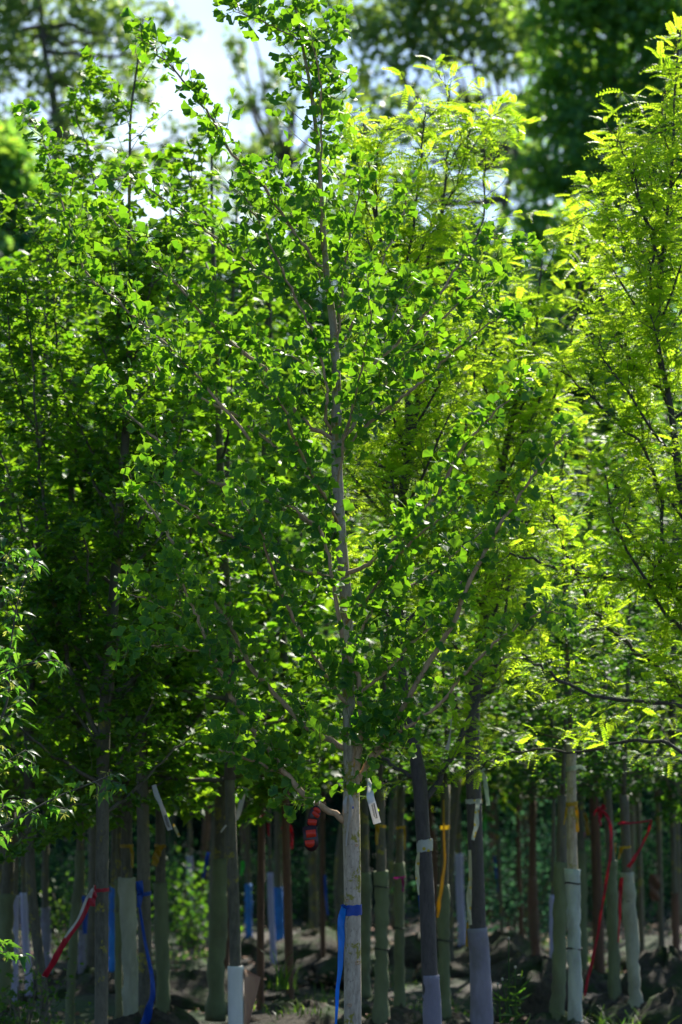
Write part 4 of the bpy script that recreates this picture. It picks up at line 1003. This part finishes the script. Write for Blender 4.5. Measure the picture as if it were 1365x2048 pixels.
# ================================================================== ribbons
def strip(mb, P, w, twist=(0, 0), facing=(0, -1, 0), t=.0012, ruff=.15):
    """thin tape with crumpled cross-section; twist in radians start->end"""
    P = smooth_path(P, 6); m = len(P); w = interp_r(w, m) if np.ndim(w) else np.full(m, w)
    T = np.gradient(P, axis=0); T /= np.linalg.norm(T, axis=1)[:, None]+1e-9
    f = np.array(facing, float); nv = 5; V = []; U = []
    for i in range(m):
        S = unit(np.cross(T[i], f)); Nn = unit(np.cross(S, T[i])); a = twist[0]+(twist[1]-twist[0])*i/(m-1)
        S2 = S*math.cos(a)+Nn*math.sin(a); N2 = -S*math.sin(a)+Nn*math.cos(a)
        for j in range(nv):
            u = (j/(nv-1)-.5); bend = ruff*w[i]*math.sin(u*5+i*.9)
            V.append(P[i]+S2*u*w[i]+N2*bend); U.append((.3 if (u > .1 and i/m < .5) or (i/m > .96) else 0, i/m, 0))
    n = len(V); V = np.array(V); U = np.array(U); V2 = V+unit(np.array(facing, float))*t
    Fc = [(i*nv+j, i*nv+j+1, (i+1)*nv+j+1, (i+1)*nv+j) for i in range(m-1) for j in range(nv-1)]
    E_ = [(i*nv, (i+1)*nv, n+(i+1)*nv, n+i*nv) for i in range(m-1)]+[(i*nv+nv-1, n+i*nv+nv-1, n+(i+1)*nv+nv-1, (i+1)*nv+nv-1) for i in range(m-1)]
    mb.add(np.vstack([V, V2]), Fc+[tuple(n+q for q in q_)[::-1] for q_ in Fc]+E_, np.vstack([U, U]))
def band(mb, px, py, Y, half, h, tilt=0):
    s = Y/F; c = W(px, py, Y); r = half*s+.0025; n = 28; V = []
    for k, zz in enumerate((-.5, -.2, .15, .5)):
        for j in range(n):
            a = 2*math.pi*j/n; q = r*(1+.02*math.sin(5*a+k*2))
            V.append(c+[q*math.cos(a), q*math.sin(a), zz*h*s+tilt*s*math.cos(a)+.0015*math.sin(7*a+k)])
    Fc = [(k*n+j, k*n+(j+1) % n, (k+1)*n+(j+1) % n, (k+1)*n+j) for k in range(3) for j in range(n)]
    mb.add(V, Fc)
def ribbon(label, mat, bandspec=None, tails=(), knot=None, group=None, matt=None):
    """bandspec (px,py,Y,half,h[,tilt]); tails [(pts [(px,py)], Y, width px list, twist)]"""
    if bandspec: o0 = W(bandspec[0], bandspec[1], bandspec[2])
    else: o0 = W(*tails[0][0][0], tails[0][1])
    e = empty('ribbon', tuple(o0), label, 'ribbon', group)
    if bandspec:
        if len(bandspec) == 5: bandspec = tuple(bandspec[:4])+(bandspec[4]*(.75 if bandspec[4] < 20 else 1), float(R.uniform(-2.2, 2.2)))
        mb = MB(); band(mb, *bandspec); mb.build('band', M[mat], e)
    for pts, Y, w, tws in tails:
        mb = MB(); m = len(pts)
        strip(mb, [W(x, y, Y+(.01*math.sin(i*1.3))) for i, (x, y) in enumerate(pts)], np.array(w)*Y/F, tws); mb.build('tail', M[matt or mat], e)
    if knot:
        x, y, Y, r = knot; mb = MB(); c = W(x, y, Y); 
        for k in range(3): 
            d = rvec()*r*Y/F*1.6; strip(mb, [c-d, c+rvec()*.004, c+d], r*1.2*Y/F, (0, 1.5))
        mb.build('knot', M[mat], e)
    return e
ribbon('bright blue tape tied round the ginkgo trunk with long tail', 'blue_tape', (706, 1820, GY, 17.3, 21), [([(690, 1812), (683, 1840), (683, 1880), (681, 1930), (675, 1990), (672, 2060)], GY-.03, [12, 15, 14, 11, 8, 5], (0, .5))], (689, 1813, GY-.03, 5), matt='blue_tail')
ribbon('red and white striped tape tied round the left maple trunk', 'redwhite_tape', (204, 1780, 11.5, 13.6, 7, 1), [([(190, 1778), (178, 1800), (160, 1840), (135, 1875), (115, 1910), (95, 1945), (87, 1953)], 11.42, [11, 15, 13, 12, 13, 13, 12], (0, .6)), ([(190, 1778), (186, 1795), (184, 1812)], 11.41, [9, 14, 13], (0, .3)), ([(189, 1770), (191, 1782), (193, 1794)], 11.40, [4, 6, 4], (.3, .9))], (190, 1776, 11.41, 4))
ribbon('royal blue tape round the bare grey maple trunk, long tail below', 'blue_tape', (289, 1788, 12.6, 13.4, 10), [([(279, 1762), (281, 1790), (278, 1815)], 12.52, [14, 13, 7], (0, .3)), ([(276, 1790), (290, 1880), (303, 1945), (306, 1985), (298, 2020), (286, 2060)], 12.5, [4, 6, 8, 10, 16, 24], (0, .5))], (281, 1786, 12.51, 5))
ribbon('yellow ribbon above the pale green wrapped trunk', 'yellow_tape', (254, 1692, 13.2, 12, 9), [([(262, 1690), (265, 1710), (265, 1735)], 13.12, [6, 7, 5], (0, .5))])
ribbon('golden yellow ribbon fluttering left of a dark trunk', 'yellow_tape', (321, 1692, 13.6, 10.6, 8), [([(318, 1695), (314, 1708), (311, 1722), (309, 1731)], 13.52, [10, 14, 15, 14], (0, .6)), ([(330, 1690), (322, 1698), (318, 1712)], 13.53, [6, 8, 8], (0, .5))], (317, 1696, 13.5, 4))
ribbon('pink tip ribbon over the distant narrow tube', 'red_tape', (380, 1690, 25, 4, 15), [])
ribbon('slanting dull blue ribbon left of the baggy wrapped tree', 'blue_tape', None, [([(417, 1705), (413, 1728), (406, 1758)], 17.5, [6, 8, 5], (0, .4))])
ribbon('glowing pink red ribbon on the warm brown trunk', 'red_tape', (573, 1655, 14.3, 9.5, 7), [([(582, 1652), (584, 1672), (584, 1698)], 14.2, [6, 8, 6], (0, .4))])
ribbon('small dark red ribbon on the dark reddish trunk', 'red_tape', (523, 1634, 14.4, 9, 9), [([(533, 1634), (537, 1650), (538, 1672)], 14.3, [5, 6, 4], (0, .4))])
ribbon('faded blue ribbon hanging on the distant trunk left of ginkgo', 'blue_tape', None, [([(650, 1750), (652, 1790), (656, 1830)], 17.5, [5, 6, 4], (0, .6))])
ribbon('bright yellow ribbon beside the first wrapped tree right of ginkgo', 'yellow_tape', (762, 1652, 13.0, 10.3, 7), [([(756, 1650), (755, 1664), (754, 1690)], 12.9, [7, 9, 5], (0, .6))])
ribbon('orange yellow ribbon on the second wrapped tree right of ginkgo', 'yellow_tape', (802, 1655, 13.8, 8.6, 6), [([(809, 1655), (810, 1672), (810, 1700)], 13.7, [4, 5, 4], (0, .6))])
ribbon('purple ribbon round the second wrapped tree right of ginkgo', 'purple_tape', (799.5, 1755, 13.8, 11.4, 4), [([(805, 1754), (807, 1770), (806, 1784)], 13.7, [5, 6, 4], (0, .6))])
ribbon('small bright green ribbon left of the distant light blue wrap', 'green_tape', None, [([(486, 1722), (486, 1735), (483, 1752)], 16.5, [7, 8, 5], (0, .4))])
ribbon('white dotted tape round the forked locust with cream tail', 'dotted_tape', (850, 1691, 11.3, 15.3, 24), [([(838, 1704), (835, 1730), (836, 1765), (838, 1790)], 11.2, [5, 9, 9, 3], (0, .8))], matt='cream_tape')
ribbon('dull blue ribbon peeping out behind the forked locust trunk', 'blue_tape', None, [([(840, 1765), (842, 1800), (843, 1828)], 13, [9, 9, 6], (0, .3))])
ribbon('long mustard yellow ribbon hanging right of the forked locust', 'yellow_tape', (890, 1655, 13.7, 9.7, 10), [([(888, 1600), (888, 1660), (890, 1720), (884, 1770), (878, 1810), (876, 1835)], 13.5, [3, 4, 5, 7, 8, 5], (0, .5))])
ribbon('white yellow dotted ribbon on the straight locust trunk', 'dotted_tape', (948, 1603, 12.1, 15.8, 12), [([(957, 1598), (954, 1625), (953, 1650), (946, 1680)], 11.98, [8, 9, 11, 7], (0, .5))], (955, 1600, 11.99, 3))
ribbon('pale green ribbon hanging from a thin branch end', 'pale_tape', None, [([(962, 1539), (969, 1556), (973, 1580), (977, 1611)], 11.6, [6, 8, 9, 8], (0, .3)), ([(959, 1546), (963, 1541), (971, 1538)], 11.59, [5, 6, 5], (0, .3))])
ribbon('twisted yellow and cream ribbon left of the lavender wrapped base', 'cream_tape', None, [([(940, 1700), (941, 1760), (938, 1800), (941, 1850)], 12.0, [6, 7, 12, 7], (0, .5))])
ribbon('thin yellow ribbon end below the twisted cream ribbon', 'yellow_tape', None, [([(936, 1845), (935, 1870), (935, 1893)], 12.1, [5, 6, 7], (0, .2))])
ribbon('blue ribbon on a distant thin trunk behind the right group', 'blue_tape', None, [([(991, 1712), (994, 1745), (998, 1785)], 20.5, [8, 9, 6], (0, .4))])
ribbon('small green ribbon far behind the straight locust trunk', 'green_tape', None, [([(970, 1625), (970, 1645), (968, 1662)], 20, [6, 7, 5], (0, .4))])
ribbon('bright yellow ribbon tied above the pale blue wrap', 'yellow_tape', (1144, 1608, 12.9, 11, 11), [([(1153, 1612), (1155, 1635), (1155, 1664)], 12.8, [6, 7, 7], (0, .3)), ([(1134, 1615), (1131, 1635), (1128, 1650)], 12.8, [5, 5, 3], (0, .6))])
ribbon('grey white band round the bare stem above the yellow ribbon', 'pale_tape', (1144, 1537, 12.9, 10.5, 9, 2), [([(1150, 1535), (1162, 1534), (1173, 1541)], 12.8, [7, 9, 3], (0, .3))])
ribbon('dull yellow ribbon on the trunk behind the pale blue wrap', 'yellow_tape', (1162, 1625, 17, 8, 6), [([(1170, 1628), (1174, 1645), (1176, 1670)], 16.9, [6, 8, 9], (0, .3))])
ribbon('purple ribbon above the olive wrap behind the pale blue one', 'purple_tape', (1162, 1668, 17, 8.6, 14), [])
ribbon('very long dark red ribbon trailing down to the weeds', 'red_tape', None, [([(1203, 1618), (1216, 1635), (1222, 1660), (1222, 1705), (1212, 1770), (1202, 1830), (1192, 1890), (1178, 1950), (1169, 1992)], 13.6, [5, 7, 6, 6, 6, 5, 6, 9, 6], (0, .6)), ([(1202, 1616), (1200, 1635), (1202, 1652)], 13.6, [8, 9, 4], (0, .6)), ([(1203, 1618), (1192, 1622), (1188, 1632)], 13.6, [6, 6, 4], (0, .6))], (1204, 1617, 13.5, 6))
ribbon('bright red ribbon hanging left of the pale edged wrap', 'red_tape', None, [([(1244, 1755), (1241, 1790), (1240, 1830), (1237, 1885)], 13.9, [7, 9, 6, 4], (0, .8))])
ribbon('red ribbon stretched slanting above the pale edged wrap', 'red_tape', (1250, 1646, 14.2, 10, 6), [([(1304, 1640), (1296, 1665), (1282, 1695), (1268, 1718), (1258, 1735)], 14.0, [4, 5, 5, 8, 9], (0, .4)), ([(1235, 1648), (1265, 1646), (1303, 1641)], 14.0, [3, 4, 3], (0, .5))])
ribbon('mustard ribbon crossing the olive wrap under dark red ribbon', 'yellow_tape', (1222, 1690, 15.2, 9.8, 8), [([(1226, 1690), (1230, 1700), (1228, 1715)], 15.1, [5, 6, 5], (0, .6))])
ribbon('small yellow ribbon on the pale edged wrapped tree', 'yellow_tape', (1251, 1695, 14.2, 11, 6), [([(1244, 1695), (1241, 1706), (1238, 1718)], 14.1, [7, 7, 5], (0, .6))])
ribbon('blue ribbon over the far pale wrap left of the maple trunk', 'blue_tape', (164, 1795, 15.7, 7.5, 10), [([(170, 1795), (171, 1830), (170, 1868)], 15.6, [9, 11, 8], (0, .3))])

# loose brown cloth on far trunk
mb = MB(); strip(mb, [W(1310, 1748, 17.2), W(1309, 1775, 17.2), W(1311, 1802, 17.2)], np.array([21, 22, 15])*17.2/F, (0, .2), t=.004, ruff=.3)
c = mb.build('brown_cloth', M['brown_fabric']); tag(c, 'loose brown cloth on a slim trunk near the right edge', 'cloth')

# ================================================================== tags
def paper_tag(label, pts, Y, w, printed=None, name='plant_tag', mat='paper'):
    P = [W(x, y, yy) for x, y, yy in pts]
    e = empty(name, tuple(P[0]), label, 'tag')
    mb = MB(); strip(mb, P, np.array(w)*Y/F, (0, 0), t=.0006, ruff=.03); mb.build('card', M[mat], e)
    if printed:
        a, b, wd, n = printed      # start/end points on the card, width px, bars
        A_ = W(*a, Y); B_ = W(*b, Y); D = unit(B_-A_); S = unit(np.cross(D, [0, -1, 0])); L = np.linalg.norm(B_-A_)
        mb = MB()
        rot = np.array([S, [0, 1, 0], D]).T
        for i in range(n):
            u = (i/(n-1)-.5)
            if i % 5 == 3: continue
            mb.box((A_+B_)/2+S*u*wd*.55*Y/F+[0, -.0035, 0]+D*L*(.0 if i < n*.7 else -.05), ((.25+.35*R.random())*wd/n*.4*Y/F, .0003, L*.5*(1 if i < n*.6 else .8)), rot)
        mb.build('printed_bars', M['print'], e, smooth=False)
    return e
paper_tag('white printed tag hanging right of the ginkgo trunk', [(735, 1556, 9.45), (741, 1575, 9.40), (741, 1592, 9.36), (746, 1612, 9.36), (751, 1632, 9.37), (755, 1647, 9.38)], 9.36, [7, 12, 15, 16, 16, 16], ((745.5, 1607), (752, 1637), 13, 9), mat='white_paper')
paper_tag('folded white tag lying against the ginkgo trunk, blue dot on it', [(700, 1590, 9.42), (704, 1605, 9.41), (703, 1622, 9.42), (699, 1640, 9.43), (695, 1665, 9.45), (693, 1692, 9.455)], 9.42, [5, 9, 10, 5, 4, 2])
paper_tag('small pale tag curled left of the folded white one', [(694, 1592, 9.44), (690, 1606, 9.42), (691, 1626, 9.43)], 9.42, [4, 8, 5])
e = [o for o in COL.objects if o.name.startswith('plant_tag')][1]
mb = MB(); mb.box(W(706.5, 1615, 9.4), (.0028, .0008, .0048)); mb.build('ink_dot', M['blue_tape'], e)
paper_tag('pale tag in the maple leaves, printed lower end, upper left of yellow ribbon', [(308, 1570, 11.3), (314, 1590, 11.28), (322, 1608, 11.25), (330, 1630, 11.25), (337, 1650, 11.25), (341, 1660, 11.25)], 11.25, [9, 11, 8, 10, 11, 11], ((331, 1630), (338, 1655), 8, 7))
paper_tag('weathered tan strip tag right of the printed maple tag', [(347, 1648, 12.3), (353, 1661, 12.3), (359, 1674, 12.3)], 12.3, [4, 6, 5], mat='cream_tape')
paper_tag('narrow curled tags fluttering above the olive wrapped left trunk', [(488, 1575, 12.1), (484, 1600, 12.1), (478, 1625, 12.1), (474, 1640, 12.1)], 12.1, [9, 11, 10, 5])
paper_tag('tiny white tag left of the bare trunk in guard tube', [(453, 1650, 12.3), (447, 1658, 12.3), (442, 1665, 12.3)], 12.3, [4, 4, 3])
paper_tag('small white tag tied on the forked locust branch', [(903, 1440, 11.2), (901, 1465, 11.2), (897, 1490, 11.2), (894, 1500, 11.2)], 11.2, [2, 2, 7, 9])

# red hanging tag with black frame
rt = empty('hanging_tag', tuple(W(628, 1615, 9.4)), 'glossy red tag with black frame and crossbar, hanging from low ginkgo limb', 'tag')
def plate(cx, cy, w, h, ang, Y, th, mat, name, parent, top=.1, bot=.5, yoff=0):
    """rounded plate in the picture plane, pixels"""
    s = Y/F; pts = []
    for k in range(9):
        a = math.pi*k/8; pts.append((math.cos(a)*w/2, h/2-h*top+math.sin(a)*h*top))
    for k in range(9):
        a = math.pi+math.pi*k/8; pts.append((math.cos(a)*w/2, -h/2+h*bot*.6+math.sin(a)*h*bot*.6))
    ca, sa = math.cos(ang), math.sin(ang); c = W(cx, cy, Y)
    V = [c+[(x*ca-y*sa)*s, yoff-th/2, (x*sa+y*ca)*s] for x, y in pts]; V += [v+[0, th, 0] for v in V]
    n = len(pts); Fc = [tuple(range(n)), tuple(range(2*n-1, n-1, -1))]+[(i, n+i, n+(i+1) % n, (i+1) % n) for i in range(n)]
    return mk(name, V, Fc, M[mat], parent, False)
RY = 9.33
plate(622, 1677, 29, 52, .12, RY, .004, 'black_plastic', 'lower_frame', rt, .06, .5)
plate(622.5, 1667, 20, 15, .12, RY, .003, 'red_plastic', 'red_panel', rt, .03, .03, -.004)
plate(620.5, 1687.5, 19, 15, .12, RY, .003, 'red_plastic', 'red_panel', rt, .03, .9, -.004)
plate(629, 1633, 24, 46, -.25, RY+.012, .004, 'black_plastic', 'upper_frame', rt, .45, .3)
plate(635, 1620, 15, 9, -.7, RY+.012, .003, 'red_plastic', 'red_panel', rt, .5, .1, -.004)
plate(632, 1629, 16, 9, -.7, RY+.012, .003, 'red_plastic', 'red_panel', rt, .1, .5, -.004)
plate(625, 1645, 18, 14, -.1, RY+.012, .003, 'red_plastic', 'red_panel', rt, .1, .6, -.004)
mb = MB(); mb.tube(smooth_path([W(633, 1616, RY+.01), W(628, 1608, RY+.02), W(632, 1600, 9.42), W(640, 1604, 9.44), W(636, 1614, RY+.01)], 4), .0012, 6); mb.build('cord', M['wire'], rt)
# white cable on the trunk
for o in list(COL.objects):
    if o.type == 'MESH' and not o.data.users: pass
# grass tufts are uncountable growth
for o in COL.objects:
    if o.name.startswith('grass_tuft'): o['kind'] = 'stuff'
